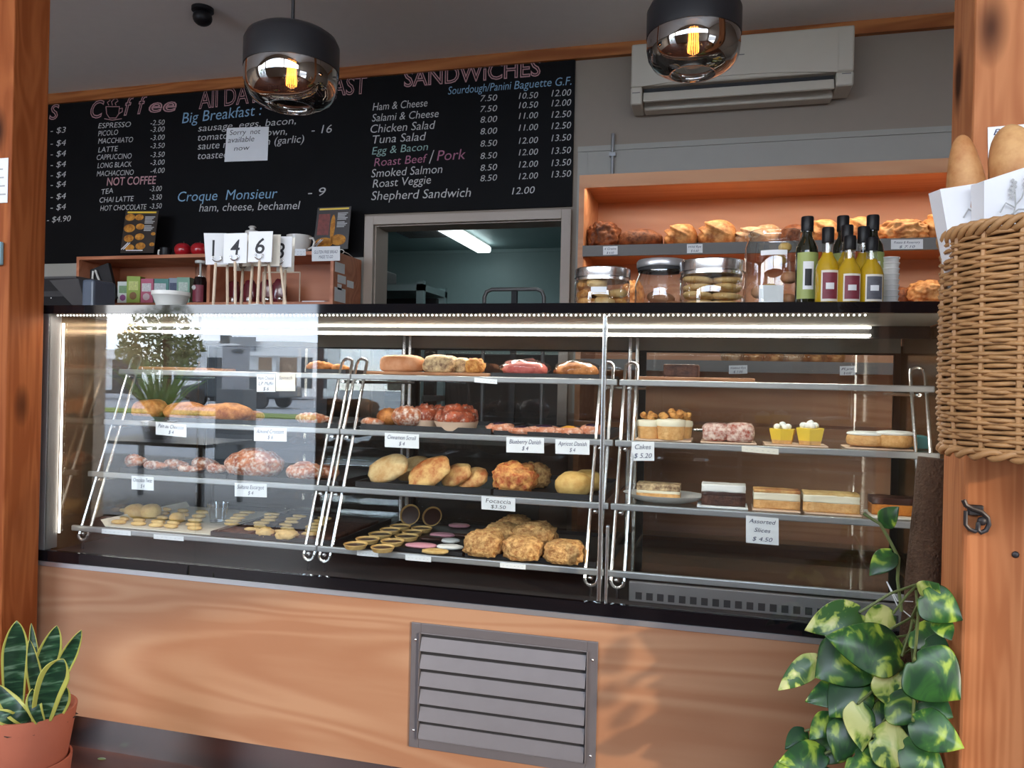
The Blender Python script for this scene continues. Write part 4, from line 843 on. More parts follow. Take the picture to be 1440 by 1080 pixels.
def arc_label(parent, R, z0, z1, a0, a1, mat, nm='label', yoff=0, seg=10, off=.0006):
    b = B(); V = []
    for i in range(seg+1):
        a = a0+(a1-a0)*i/seg; V.append([b.verts.new(((R+o)*math.sin(a), -(R+o)*math.cos(a), zz)) for o in (off, off+.0006) for zz in (z0, z1)])
    for p, q in zip(V, V[1:]): b.faces.new((p[2], q[2], q[3], p[3])); b.faces.new((p[0], p[1], q[1], q[0])); b.faces.new((p[1], p[3], q[3], q[1])); b.faces.new((p[0], q[0], q[2], p[2]))
    return obj(nm, b, mat, parent, angle=60)
arc_label(t, R_, H*.36, H*.50, -.25, .30, M_PAPER)
jar(893, 966, 367, .36, 'wide necked jar with a silver lid behind the chrome lidded one', 'silver', 'neck', 'copper')
jar(956, 1046, 368, .22, 'wide chrome lidded jar full of large flat biscuits', 'chrome', 'low', 'flat')
t, cx, R_, H = jar(1047, 1129, 327, .24, 'tall open glass jar of wrapped buns beside the olive oil bottles', None, 'tall', 'buns')
arc_label(t, R_, H*.66, H*.72, -.5, .35, M_PAPER)

def big_bottle(px, y, label, pyt=305):
    z = ZTP; x = xat(px, y, z+.1); H = aty(px, pyt, y).z-z; r = .0265; t = thing('olive_oil_bottle', label, 'bottle', (x, y, z), rz=.25, group='tall olive oil bottles')
    b = B()
    pr = [(r*.96, 0), (r, .004), (r, H*.62), (r*.92, H*.68), (r*.55, H*.76), (r*.46, H*.80), (r*.46, H*.86)]
    obj('bottle_body', lathe(b, [(0, 0)]+pr+[(0, H*.86)], 32), M_OLIVE, t)
    obj('cap', lathe(B(), [(0, H*.84), (r*.55, H*.84), (r*.57, H*.85), (r*.57, H*.985), (r*.52, H), (0, H)], 24), M_BLACK, t)
    arc_label(t, r, H*.10, H*.60, -1.25, 1.0, M_GREEN); arc_label(t, r, H*.20, H*.50, -.62, .30, M_PAPER, 'label_panel', off=.0014); arc_label(t, r, H*.24, H*.42, -.45, .10, M_INK, 'label_motif', off=.0022)
big_bottle(1134, .17, 'tall dark olive oil bottle at the left of the bottle group', 305); big_bottle(1184, .25, 'tall dark olive oil bottle in the middle of the group', 304); big_bottle(1226, .20, 'tall dark olive oil bottle at the right of the group', 303)
def small_bottle(px, y, pyt, label, lab):
    z = ZTP; x = xat(px, y, z+.06); H = aty(px, pyt, y).z-z; r = .0315*.86; t = thing('infused_oil_bottle', label, 'bottle', (x, y, z), rz=.15, group='small bottles of yellow oil')
    obj('oil', lathe(B(), [(0, .001), (r*.95, .001), (r, .005), (r, H*.46), (r*.82, H*.56), (r*.50, H*.64), (r*.44, H*.68), (0, H*.68)], 32), M_OIL, t)
    obj('bottle_neck', lathe(B(), [(r*.46, H*.66), (r*.42, H*.80), (r*.42, H*.84)], 24), M_JAR, t, angle=180)
    obj('cap', lathe(B(), [(0, H*.80), (r*.50, H*.80), (r*.52, H*.81), (r*.52, H*.985), (r*.47, H), (0, H)], 24), M_BLACK, t)
    arc_label(t, r, H*.05, H*.44, -.75, .75, M_CREAMP); arc_label(t, r, H*.08, H*.41, -.62, .62, lab, 'label_panel', off=.0013); arc_label(t, r, H*.20, H*.28, -.35, .3, M_PAPER, 'price_sticker', off=.002)
M_SLATE = plain('label_slate', (.10, .10, .12), .5, vary=.5, scale=90)
small_bottle(1163, .10, 320, 'left front bottle of yellow oil with a white sticker', M_MAROON); small_bottle(1194, .09, 332, 'middle front bottle of yellow oil with a red label', M_MAROON); small_bottle(1225, .095, 334, 'right front bottle of yellow oil with a slate label', M_SLATE)
small_bottle(1190, .17, 317, 'yellow oil bottle in the second row behind the red labelled one', M_MAROON); small_bottle(1213, .17, 319, 'yellow oil bottle in the second row at the right', M_SLATE)
yc = .20; xc = xat(1250, yc, ZTP+.05)
for i in range(9):
    z = ZTP+i*.0135
    o = obj('paper_cup', lathe(B(), [(0, 0), (.0185, 0), (.0195, .004), (.0225, .018), (.0238, .019), (.0238, .0215), (.021, .0215), (.0175, .003), (0, .003)], 24), M_CERAM); o.location = (xc, yc, z)
    tag(o, 'white dish in the stack right of the oil bottles', 'dish', 'stacked white dishes')

# table number stands
def number_stand(px, y, num, cpx, cpy, w, h, rz, lean, label):
    z = ZTP; x = xat(px, y, z+.01); t = thing('table_number_stand', label, 'table number', (x, y, z), group='table number stands')
    C0 = aty(cpx, cpy, y); k = mpp(x, y, z); cw, chh = w*k, h*k; cz = C0.z-z; dx = C0.x-x
    obj('base', lathe(B(), [(0, 0), (.022, 0), (.022, .004), (.005, .007), (0, .007)], 20), M_PLAST, t)
    zt = cz-chh*.45; obj('stick', tube(B(), [(0, 0, .004), (dx*.9, 0, zt)], .0042, 8), M_STICK, t)
    M = Matrix.Translation((dx, 0, cz)) @ Matrix.Rotation(rz, 4, 'Z') @ Matrix.Rotation(lean, 4, 'Y')
    cd_ = obj('card', box(B(), -cw/2, cw/2, -.0008, .0008, -chh/2, chh/2, M), M_PAPER if num else M_CREAMP, t, smooth=False)
    if num:
        b = B(); text_bm(b, num, M @ Vector((-cw*.20, -.0013, -chh*.22)), None, chh*.52, .12, n=(M.to_3x3() @ Vector((0, -1, 0))), width=cw*(.40 if num != '1' else .16), up=(M.to_3x3() @ Vector((1, 0, 0)), M.to_3x3() @ Vector((0, 0, 1))), weight=.01)
        obj('numeral', b, M_INK, t, smooth=False)
    b = B(); r = .010
    tube(b, [M @ Vector((r*1.25*math.cos(a), -.004, -chh*.30+r*math.sin(a))) for a in [PI*.85+k_*(PI*1.3)/8 for k_ in range(9)]], .0022, 6)
    for s in (-1, 1): blob(b, M @ Vector((s*r*1.15, -.004, -chh*.27)), (.0036, .0036, .0036), 2)
    obj('clip', b, M_CHROME, t)
number_stand(300, .07, '1', 304, 350, 30, 44, .62, -.08, 'table number card 1, turned to the left')
number_stand(331, .06, '4', 331, 349, 37, 42, .02, .0, 'table number card 4 on a wooden stick')
number_stand(362, .045, '6', 366, 347, 40, 43, -.08, .03, 'table number card 6, the front one')
number_stand(402, .09, '8', 394, 354, 36, 43, .05, .02, 'table number card 8 behind the 6 card')
number_stand(320, .11, '', 320, 353, 36, 44, .1, .0, 'blank backed table number card low behind the 4 card')
number_stand(339, .15, '', 342, 359, 26, 44, .3, .0, 'blank table number card showing under the 4 card')
number_stand(351, .11, '', 356, 352, 34, 44, -.1, .0, 'blank table number card hidden behind the 6 card'); number_stand(371, .14, '', 374, 353, 38, 44, .0, .05, 'blank table number card whose edge shows under the 6 card'); number_stand(382, .07, '', 378, 352, 36, 44, .0, .02, 'blank table number card between the 6 and 8 cards'); number_stand(399, .16, '', 402, 358, 26, 48, .1, .02, 'blank table number card at the right behind the 8 card')

# ================================================================ REAR LEFT: CABINET, CUBBY, MACHINE
YC0, YC1 = 1.70, 2.015
cxl, cxr = xat(107, YC0, 1.66), .028
czt = aty(300, 356.5, YC0).z; czb = aty(300, 424, YC0).z-.004
tag(obj('back_cabinet', bx(cxl-.7, cxr, 1.66, 2.035, 0, czb-.018), M_BLACKM, smooth=False), 'dark tall back cabinet under the timber cubby shelf', 'cabinet')
cu = thing('cubby_shelf', 'pinkish beech open cubby shelf against the chalkboard wall left of the doorway', 'shelf', (0, 0, 0)); t_ = .018
obj('bottom_board', bx(cxl, cxr, YC0, YC1, czb-.018, czb), M_CUB, cu, smooth=False); obj('top_board', bx(cxl, cxr, YC0, YC1, czt-t_, czt), M_CUB, cu, smooth=False)
xd = xat(291, YC0, 1.66)
for a in (cxl, xd, cxr-t_): obj('side_board', bx(a, a+t_, YC0, YC1, czb, czt-t_), M_CUB, cu, smooth=False)
obj('back_board', bx(cxl+t_, cxr-t_, YC1-.006, YC1, czb, czt-t_), M_CUB, cu, smooth=False)
for i, (ya_, yb_, za, zb_) in enumerate(((.70, .84, .60, .80), (.74, .86, .40, .56), (.88, .98, .36, .50), (.74, .80, .26, .38), (.70, .86, .02, .30))):
    h_ = czt-czb; yy = lambda f: YC0+(YC1-YC0)*(f-.68)*2.4
    tag(obj('paper_note', bx(cxr, cxr+.001, yy(ya_), yy(yb_), czb+h_*za, czb+h_*zb_), M_PAPER, smooth=False), ('top left note taped to the cubby side', 'middle left note taped to the cubby side', 'middle right note taped to the cubby side', 'small square note taped to the cubby side', 'large sheet taped low on the cubby side')[i], 'note', 'notes on the cubby side')
# posters propped on the cubby
M_ROLL = crust('printed_rolls', srgb(214, 150, 58), srgb(150, 90, 30), 30)
M_GREYT = plain('printed_text', (.42, .42, .42), .6)
def poster(cs, y, label, kind):
    t = thing('poster', label, 'poster', group='bread posters on the cubby'); obj('sheet', card_quad(cs, y, .003), plain('poster_black_'+kind, (.03, .02, .015), .4, vary=.4), t, smooth=False)
    (x0, y0), (x1, y1), (x2, y2), (x3, y3) = cs
    def uv(u, v): a = Vector((x0, y0)).lerp(Vector((x1, y1)), u); c = Vector((x3, y3)).lerp(Vector((x2, y2)), u); q = a.lerp(c, v); return aty(q.x, q.y, y-.0004)
    def quad(b, u0, u1, v0, v1): b.faces.new([b.verts.new(uv(*k)) for k in ((u0, v0), (u1, v0), (u1, v1), (u0, v1))])
    b = B(); quad(b, .06, .94, .025, .065); obj('title_band', b, M_LEMON, t, smooth=False)
    if kind == 'rolls':
        for u, v, a in ((.16, .16, .15), (.44, .16, .13), (.18, .42, .17), (.50, .38, .13), (.20, .66, .15), (.52, .62, .14), (.26, .88, .14), (.58, .84, .15), (.92, .80, .08), (.92, .55, .07)):
            n_ = 18; b = B(); b.faces.new([b.verts.new(uv(min(.99, u+a*math.cos(k*2*PI/n_)), min(.99, v+a*.56*math.sin(k*2*PI/n_)))) for k in range(n_)][::-1]); obj('bread_print', b, M_ROLL, t, smooth=False)
    else:
        for u, v, a, c in ((.30, .84, .26, .12), (.70, .78, .22, .13), (.50, .48, .07, .30)):
            n_ = 18; b = B(); b.faces.new([b.verts.new(uv(min(.99, u+a*math.cos(k*2*PI/n_)), min(.99, v+c*math.sin(k*2*PI/n_)))) for k in range(n_)][::-1]); obj('bread_print', b, M_ROLL, t, smooth=False)
    if kind != 'rolls':
        b = B(); quad(b, .06, .40, .16, .66); obj('red_print', b, plain('print_red', (.20, .04, .03), .5, vary=.6, scale=60), t, smooth=False)
    b = B()
    for i in range(9):
        v = .14+i*.036+(.03 if i > 4 else 0); quad(b, .62, .92-.04*(i % 3), v, v+.024)
    obj('text_print', b, M_GREYT, t, smooth=False)
    b = B()
    for u0, u1 in ((.08, .26), (.02, .2)): P0, P1 = uv(u0, .92), uv(u1, .76); tube(b, [P0, P1], .003, 5)
    quad(b, .16, .66, .93, .955); obj('white_print', b, M_PAPER, t, smooth=False); return t
poster(((177, 296), (223, 296), (216, 355.5), (169, 355.5)), 1.90, 'black poster of golden bread rolls on the cubby top', 'rolls')
poster(((447, 292), (494, 290), (489, 350), (440, 351)), 1.93, 'black poster with a red panel and loaves on the cubby top', 'loaves')
def sit(px, y, z): return (xat(px, y, z), y, z)
for px, l in ((257, 'left red glazed apple ornament on the cubby'), (280, 'right red glazed apple ornament on the cubby')):
    x, y, z = sit(px, 1.80, czt); t = thing('apple_ornament', l, 'ornament', (x, y, z), group='red apple ornaments')
    k = mpp(x, y, z); r = 11.5*k
    def af(p, c): f = math.hypot(c.x, c.y); return Vector((p.x, p.y, p.z*(.95) - .22*math.exp(-(f/.28)**2)*(1 if c.z > 0 else -1)))
    obj('fruit', blob(B(), (0, 0, r*.9), (r, r, r*.98), 3, 0, 1, 0, -.93, .95, fn=af), M_APPLE, t, angle=180); obj('stem', tube(B(), [(0, 0, r*1.45), (.002, 0, r*1.75), (.006, 0, r*1.95)], .0018, 6), M_SOIL, t)
x, y, z = sit(233, 1.80, czt); t = thing('mug', 'dark mug with a pale handle beside the red apples', 'mug', (x, y, z)); obj('cup', lathe(B(), [(0, 0), (.026, 0), (.030, .01), (.031, .054), (.028, .054), (.026, .006), (0, .006)], 28), M_BLACK, t); obj('handle', tube(B(), [(-.029, 0, .046), (-.046, 0, .043), (-.049, 0, .026), (-.042, 0, .012), (-.030, 0, .009)], .0052, 8), M_CERAM, t)
x, y, z = sit(420, 1.78, czt); t = thing('coffee_cup', 'white round coffee cup on the cubby beside the number cards', 'cup', (x, y, z)); k = mpp(x, y, z); r = 16*k
obj('cup', lathe(B(), [(0, 0), (r*.55, 0), (r*.6, .004), (r*.9, r*.5), (r*1.04, r*1.1), (r*1.08, r*1.6), (r*1.02, r*1.6), (r*.85, r*.5), (r*.5, .006), (0, .006)], 32), M_CERAM, t); obj('handle', tube(B(), [(r*1.02, 0, r*1.35), (r*1.35, 0, r*1.38), (r*1.52, 0, r*1.05), (r*1.38, 0, r*.6), (r*.95, 0, r*.42)], .006, 8), M_CERAM, t)
x, y, z = sit(354, 1.84, czt); t = thing('sugar_pot', 'white lidded ceramic pot behind the number cards', 'pot', (x, y, z)); k = mpp(x, y, z)
hh = aty(354, 318, 1.84).z-z
obj('body', lathe(B(), [(0, 0), (.035, 0), (.052, hh*.35), (.050, hh*.6), (.038, hh*.74), (0, hh*.74)], 28), M_CERAM, t); obj('lid', lathe(B(), [(0, hh*.74), (.040, hh*.74), (.036, hh*.83), (.014, hh*.88), (.014, hh*.92), (.022, hh*.96), (.014, hh), (0, hh)], 28), M_CERAM, t)
x, y, z = sit(316, 1.84, czt); o = obj('white_dish', lathe(B(), [(0, 0), (.03, 0), (.05, hh*.5), (.052, hh*.62), (.047, hh*.62), (.028, .006), (0, .006)], 28), M_CERAM); o.location = (x, y, z); tag(o, 'white dish behind the 4 card on the cubby', 'dish')
x, y, z = sit(507, 1.82, czt); x = min(x, cxr-.045); t = thing('spectacles', 'pale rimmed spectacles lying at the right end of the cubby', 'spectacles', (x, y, z))
for s in (-.012, .014):
    obj('rim', tube(B(), [(s+.020*math.cos(a), -.01+.004*math.sin(a)+.02*(s > 0), .016+.013*math.sin(a)) for a in [k_*2*PI/20 for k_ in range(20)]], .0026, 6, closed=True), M_CERAM, t)
obj('temple', tube(B(), [(.036, .01, .016), (.040, .05, .012), (.038, .10, .004)], .002, 6), M_CERAM, t)
t = price(438.5, 478, 347, 367.5, ('GLUTEN FREE BREAD', 'MADE TO GO'), 'white sign reading gluten free bread on the cubby front edge', y=YC0-.002, hs=((.48, .22, .84), (.82, .22, .5)), dy=(-1, 0), cat='sign', grp='signs on the cubby'); t.name = 'shelf_sign'
t = price(412, 430, 350, 359.5, ('- - - -', '- -'), 'small white sign on the cubby edge below the cup', y=YC0-.002, hs=((.48, .22, .8), (.85, .22, .4)), cat='sign', grp='signs on the cubby'); t.name = 'shelf_sign'
# in the cubby: tea boxes, bowl, syrup, bags
def tea(px0, px1, pyt, y, label, cols, rot=0):
    z = czb; x0, x1 = xat(px0, y, z), xat(px1, y, z); H = aty(px0, pyt, y).z-z; t = thing('tea_box', label, 'box', ((x0+x1)/2, y, z), rz=rot, group='tea boxes in the cubby'); w = (x1-x0)/2
    obj('carton', bx(-w, w, 0, .06, 0, H), plain('carton_'+str(px0), cols[0], .5), t, smooth=False, bevel=.001)
    b = B(); box(b, -w*.7, w*.7, -.0008, -.0001, H*.50, H*.82); obj('front_band', b, plain('band_'+str(px0), cols[1], .5, vary=.5, scale=120), t, smooth=False)
    b = B(); blob(b, (0, -.0012, H*.30), (w*.55, .0008, H*.14), 2); obj('front_motif', b, plain('motif_'+str(px0), cols[2], .5), t)
tea(166, 179, 396, 1.80, 'white and purple flowered tea box at the left end', ((.60, .66, .62), (.16, .30, .14), (.25, .05, .22)), .25)
tea(179, 195, 388.5, 1.78, 'tall yellow green tea box second from the left', ((.30, .42, .05), (.55, .60, .18), (.24, .12, .03)), .25)
tea(197, 214, 392, 1.80, 'pink tea box with a white teapot picture', ((.55, .13, .22), (.70, .66, .68), (.66, .52, .56)), .1)
tea(213, 235, 392, 1.82, 'teal green tea box behind the white bowl', ((.07, .25, .22), (.55, .62, .64), (.30, .42, .42)), .2)
tea(237, 249, 391, 1.84, 'dark blue and white tea box behind the bowl', ((.28, .34, .42), (.05, .07, .14), (.5, .5, .5)), .2)
tea(249, 265, 390, 1.82, 'pale green tea box right behind the bowl', ((.22, .42, .30), (.50, .60, .52), (.10, .28, .22)), .2)
k = mpp(xat(240, .08, ZTP), .08, ZTP); r = 25*k; o = obj('white_bowl', lathe(B(), [(0, 0), (r*.72, 0), (r*.80, .01), (r*.96, r*.62), (r*1.02, r*.66), (r*1.02, r*.88), (r*.97, r*.88), (r*.78, .014), (0, .012)], 40), M_PLAST); o.location = (xat(240, .08, ZTP), .08, ZTP); tag(o, 'white plastic bowl in front of the tea boxes', 'bowl')
x, y, z = sit(281, 1.75, czb); k = mpp(x, y, z); H = aty(281, 367, 1.75).z-z; r = 8.5*k; t = thing('syrup_bottle', 'dark syrup bottle with a maroon label and clear pump top', 'bottle', (x, y, z))
obj('bottle_body', lathe(B(), [(0, 0), (r*1.1, 0), (r*1.12, .004), (r*1.12, H*.46), (r*.9, H*.60), (r*.8, H*.62), (0, H*.62)], 28), M_SYRUP, t); arc_label(t, r*1.12, H*.02, H*.42, -1.1, 1.1, M_MAROON)
obj('collar', lathe(B(), [(r*.82, H*.62), (r*.82, H*.95), (0, H*.95)], 24), M_JAR, t, angle=180); obj('pump_stem', tube(B(), [(0, 0, H*.62), (0, 0, H*.95)], .006, 8), M_PLAST, t); obj('cap', lathe(B(), [(0, H*.94), (r*.9, H*.94), (r*.9, H), (0, H)], 24), M_PLAST, t)
o = obj('white_ball', blob(B(), (xat(270, 1.70, czb), 1.722, czb+.082), (.018, .016, .016), 2), M_CERAM); tag(o, 'small round white tag hanging at the syrup bottle', 'tag')
M_BAGR = plain('maroon_packet', (.14, .02, .03), .2, vary=.5, scale=30, coat=.6)
for i, (px, y) in enumerate(((307, 1.86), (328, 1.88), (351, 1.87), (374, 1.86), (393, 1.85))):
    x, y, z = sit(px, y, czb); t = thing('coffee_packet', ('first', 'second', 'third', 'fourth', 'fifth')[i]+' shiny maroon packet from the left behind the number sticks', 'packet', (x, y, z), rz=.2*(i-2), group='maroon packets in the cubby')
    obj('packet', blob(B(), (0, 0, .068), (.038, .024, .072), 3, .16, 3, i, -.93, .7), M_BAGR, t, angle=180); obj('foil_top', blob(B(), (.01, -.012, .03), (.024, .020, .022), 2, .5, 4, i), M_CHROME, t)
t = thing('wire_rack', 'thin wooden rod frame inside the cubby behind the number cards', 'rack'); P0, P1, P2 = aty(370, 383, 1.83), aty(422, 383, 1.83), aty(424, 424, 1.83)
obj('rod', tube(B(), [P0, P1], .004, 8), M_STICK, t); obj('rod', tube(B(), [P1, (P1.x, 1.83, czb)], .0035, 8), M_STICK, t); obj('rod', tube(B(), [P0, (P0.x, 1.83, czb)], .0035, 8), M_STICK, t)
q = place(451, 1.80, czb); tag(obj('paper_pile', bx(q.x-.07, q.x+.06, 1.73, 1.86, czb, czb+.008), M_PAPER, smooth=False), 'white papers lying on the cubby floor at the right', 'paper')
x, y, z = sit(140, 1.78, czb); t = thing('leaning_frame', 'dark angular stand with pale edges leaning inside the left of the cubby', 'frame', (x, y, z)); Z = czt-czb-.05
o = B(); box(o, -.04, .12, 0, .02, 0, Z, Matrix.Rotation(-.30, 4, 'Y')); obj('panel', o, M_BLACKM, t, smooth=False)
o = B(); tube(o, [(-.05, -.012, 0), (-.05+.30*Z*.2, -.012, Z*.9)], .006, 6); obj('edge', o, M_PLAST, t); o = B(); tube(o, [(-.02, -.014, Z*.92), (.06, -.014, .02)], .006, 6); obj('edge', o, M_PLAST, t)
# dark machine by the post, and a dim bench behind the case
YM = 1.22
def mx(px, z=1.5): return xat(px, YM, z)
mz1, mz0 = aty(110, 388, YM).z, aty(110, 427, YM).z
mc = thing('coffee_machine', 'dark grey machine with a sloping hood beside the left timber post', 'machine', (0, 0, 0)); xa, xb = mx(20), xat(163, YM+.18, 1.5)-.055
M_MGREY = plain('machine_grey', (.085, .083, .085), .4, vary=.1); M_MBLUE = plain('machine_blue_grey', (.12, .15, .20), .35, vary=.1)
o = B(); pr = [(YM, mz1-.01), (YM, mz1), (YM+.18, mz1), (YM+.18, mz0), (YM+.16, mz0), (YM+.10, mz1-.06)]
A = [o.verts.new((xa, *p)) for p in pr]; C_ = [o.verts.new((xb-.02, *p)) for p in pr]; o.faces.new(A); o.faces.new(C_[::-1])
for i in range(6): j = (i+1) % 6; o.faces.new((A[i], A[j], C_[j], C_[i]))
obj('hood', o, M_MGREY, mc, smooth=False, bevel=.004)
o = B(); A = [o.verts.new(p) for p in ((xb-.20, YM+.012, mz1-.012), (xb-.01, YM+.004, mz1-.012), (xb-.02, YM+.06, mz0), (xb-.10, YM+.06, mz0), (xb-.16, YM+.045, mz0+.06))]
D = [o.verts.new(v.co+Vector((0, .08, 0))) for v in A]; o.faces.new(A[::-1]); o.faces.new(D)
for i in range(5): j = (i+1) % 5; o.faces.new((A[i], A[j], D[j], D[i]))
obj('cheek', o, M_MGREY, mc, smooth=False, bevel=.003)
obj('end_cover', bx(xb-.015, xb+.055, YM+.03, YM+.18, mz0-.02, mz1-.012), M_MBLUE, mc, smooth=False, bevel=.012)
obj('front', bx(xa, xb-.05, YM+.12, YM+.16, mz0-.03, mz1-.03), M_BLACK, mc, smooth=False)
for px in (72, 120): q = aty(px, 419, YM+.118); obj('screw', blob(B(), q, (.005, .004, .005), 2), M_CHROME, mc)
obj('body', bx(xa, xb+.05, YM+.10, YM+.20, .90, mz0-.03), M_BLACKM, mc, smooth=False)
for z in (1.40, 1.30): obj('side_band', bx(xa, mx(86), YM+.06, YM+.10, z-.03, z+.03), M_MBLUE, mc, smooth=False, bevel=.004)
q = aty(74, 450, YM+.05); obj('band_light', bx(q.x-.06, q.x+.02, YM+.045, YM+.06, q.z-.012, q.z+.012), M_ALU, mc, smooth=False)
tag(obj('back_bench', bx(-2.6, 1.28, 1.04, 1.62, 0, .90), M_BLACKM, smooth=False, bevel=.004), 'dark bench behind the display case, under the grey machine', 'bench')
q = aty(62, 560, .10); t = thing('hanging_cloth', 'white cloth hanging in the gap between timber post and case', 'cloth', (-.060, .10, 0))
z0, z1 = aty(62, 608, .10).z, aty(62, 515, .10).z
obj('cloth', lathe(B(), [(.004, z1), (.007, z1-.10), (.010, z1-.13), (.018, z0+.03), (.018, z0+.012), (.012, z0), (0, z0)], 16), M_PAPER, t); obj('hook', tube(B(), [(0, 0, z1-.005), (0, .01, z1+.02), (.024, .01, z1+.02)], .003, 6), M_CHROME, t)

# ================================================================ BREAD SHELVES
UY0, UY1, UX0, UX1, UZ = 1.60, 2.028, 1.306, 3.30, 2.099
bu = thing('bread_shelf_unit', 'beech laminate bread shelving unit with grey shelf fronts against the back wall', 'shelf unit', (0, 0, 0))
obj('side_board', bx(UX0, UX0+.024, UY0, UY1, 0, UZ-.036), M_UNIT, bu, smooth=False); obj('side_board', bx(UX1-.024, UX1, UY0, UY1, 0, UZ-.036), M_UNIT, bu, smooth=False)
obj('top_board', box(bx(UX0, UX1, UY0, UY1, UZ-.036, UZ), UX0+.024, UX1-.024, UY0, UY0+.014, UZ-.058, UZ-.036), M_UNIT, bu, smooth=False); obj('back_board', bx(UX0+.024, UX1-.024, UY1-.01, UY1, 0, UZ-.036), M_UNIT, bu, smooth=False)
US = (1.775, 1.515, 1.262, .98)
for z in US:
    s = obj('shelf', bx(UX0+.024, UX1-.024, UY0+.012, UY1-.01, z-.022, z), M_UNIT, bu, smooth=False); obj('shelf_front', bx(UX0+.022, UX1-.024, UY0-.002, UY0+.012, z-.046, z+.003), M_SFRONT if z > 1 else M_UNIT, s, smooth=False)
obj('light_strip', bx(UX0+.05, UX1-.05, UY0+.036, UY0+.044, UZ-.041, UZ-.036), glow('warm_strip', (1, .62, .34), 3), bu, smooth=False)
lamp('bread_light', 'AREA', ((UX0+UX1)/2, UY0+.045, UZ-.046), 8.0, (1, .84, .68), shape='RECTANGLE', size=1.9, size_y=.02)
lamp('bread_light_low', 'AREA', ((UX0+UX1)/2, UY0+.06, US[0]-.05), 3.0, (1, .82, .64), shape='RECTANGLE', size=1.9, size_y=.02)
def loaf(px, w, h, y, mat, label, us=0, dp=.10, kind='', rot=0, grp='loaves on the top bread shelf'):
    z = US[us]+.001; p, W, H = dims(px, w, h, y, z); sz = H/1.72
    def fn(p_, c):
        if kind == 'slash' and c.z > -.1:
            for o_ in (-.28, .22):
                d = (c.x*.55+c.z*.8)-o_-.25*c.y; p_ = p_*(1-.16*math.exp(-(d/.075)**2)+.09*math.exp(-((d-.15)/.08)**2))
        if kind == 'rough': p_ = p_*(1+.16*mnoise.noise(c*5+Vector((px, 0, 0))))
        return p_
    b = B(); blob(b, (0, 0, sz*.72), (W/2, dp, sz), 5, .07, 1.8, px, -.72, .88, rot, fn); o = obj('bread_loaf', b, mat, angle=180); o.location = p; return tag(o, label, 'bread', grp)
loaf(849, 48, 40, 1.74, M_RYE, 'dark round loaf with pale flour at the left end', kind='rough'); loaf(901, 62, 27, 1.72, M_RYE2, 'low dark brown oval loaf beside the dark round one')
loaf(957, 46, 34, 1.72, M_SOUR, 'tan slashed loaf, left of two alike', kind='slash'); loaf(1008, 52, 38, 1.72, M_SOUR, 'tan slashed loaf, right of two alike and larger', kind='slash')
loaf(984, 30, 24, 1.88, M_RYE2, 'brown loaf seen in the gap between the two slashed loaves'); loaf(1058, 50, 27, 1.72, M_FLOURB, 'pale floury loaf behind the tall jar', kind='slash'); loaf(1078, 46, 38, 1.86, M_FLOURB, 'pale floury loaf behind another floury one')
loaf(1118, 44, 30, 1.74, M_RYE2, 'brown loaf left of the tall bottles'); loaf(1158, 42, 38, 1.76, M_SOUR, 'tan loaf behind the left tall bottle', kind='slash'); loaf(1208, 42, 40, 1.76, M_SOUR, 'tan loaf behind the right tall bottle', kind='slash')
loaf(1268, 66, 33, 1.72, M_SOUR, 'long tan loaf above the Potato and Rosemary tag', kind='rough'); loaf(1322, 50, 42, 1.74, M_SOUR, 'upright tan loaf beside the wicker basket', kind='slash'); loaf(1360, 40, 36, 1.76, M_SOUR, 'tan loaf behind the wicker basket')
loaf(1302, 52, 34, 1.74, M_SOUR, 'tan ridged loaf on the middle bread shelf', 1, kind='rough', grp='loaves on the middle bread shelf'); loaf(1262, 30, 28, 1.80, M_RYE2, 'brown loaf beside the white dishes on the middle shelf', 1, grp='loaves on the middle bread shelf'); loaf(890, 30, 36, 1.78, M_SOUR, 'tan loaf seen between two jars on the middle shelf', 1, kind='rough', grp='loaves on the middle bread shelf')
for i, px in enumerate((1030, 1058, 1086, 1114, 1142, 1170)):
    loaf(px, 32, 22, 1.76, M_SOUR if i % 3 else M_FLOURB, 'tan loaf on the lower bread shelf seen through the case glass', 2, kind='slash', grp='loaves on the lower bread shelf')
for a, c, e, f, ln, l in ((848, 868.5, 346.5, 358.5, ('4 Grains', '$ 6.60'), 'white tag reading 4 Grains on the bread shelf'), (966, 988, 343.5, 356, ('Wild Rye', '$ 6.60'), 'white tag reading Wild Rye on the bread shelf'), (1253, 1298, 337, 350.5, ('Potato & Rosemary', '$ 7.10'), 'white tag reading Potato and Rosemary'), (1025, 1051, 514, 526, ('Kibbled Rye', '$ 7.00'), 'white tag reading Kibbled Rye seen through the case'), (1181, 1203, 515, 528, ('Rye', '$ 6.60'), 'white tag on the lower bread shelf at right, seen through the case')):
    t = price(a, c, e, f, ln, l, y=UY0-.0045, hs=((.42, .26, .82), (.88, .26, .5)), dy=(-.6, 0), grp='tags on the bread shelves')

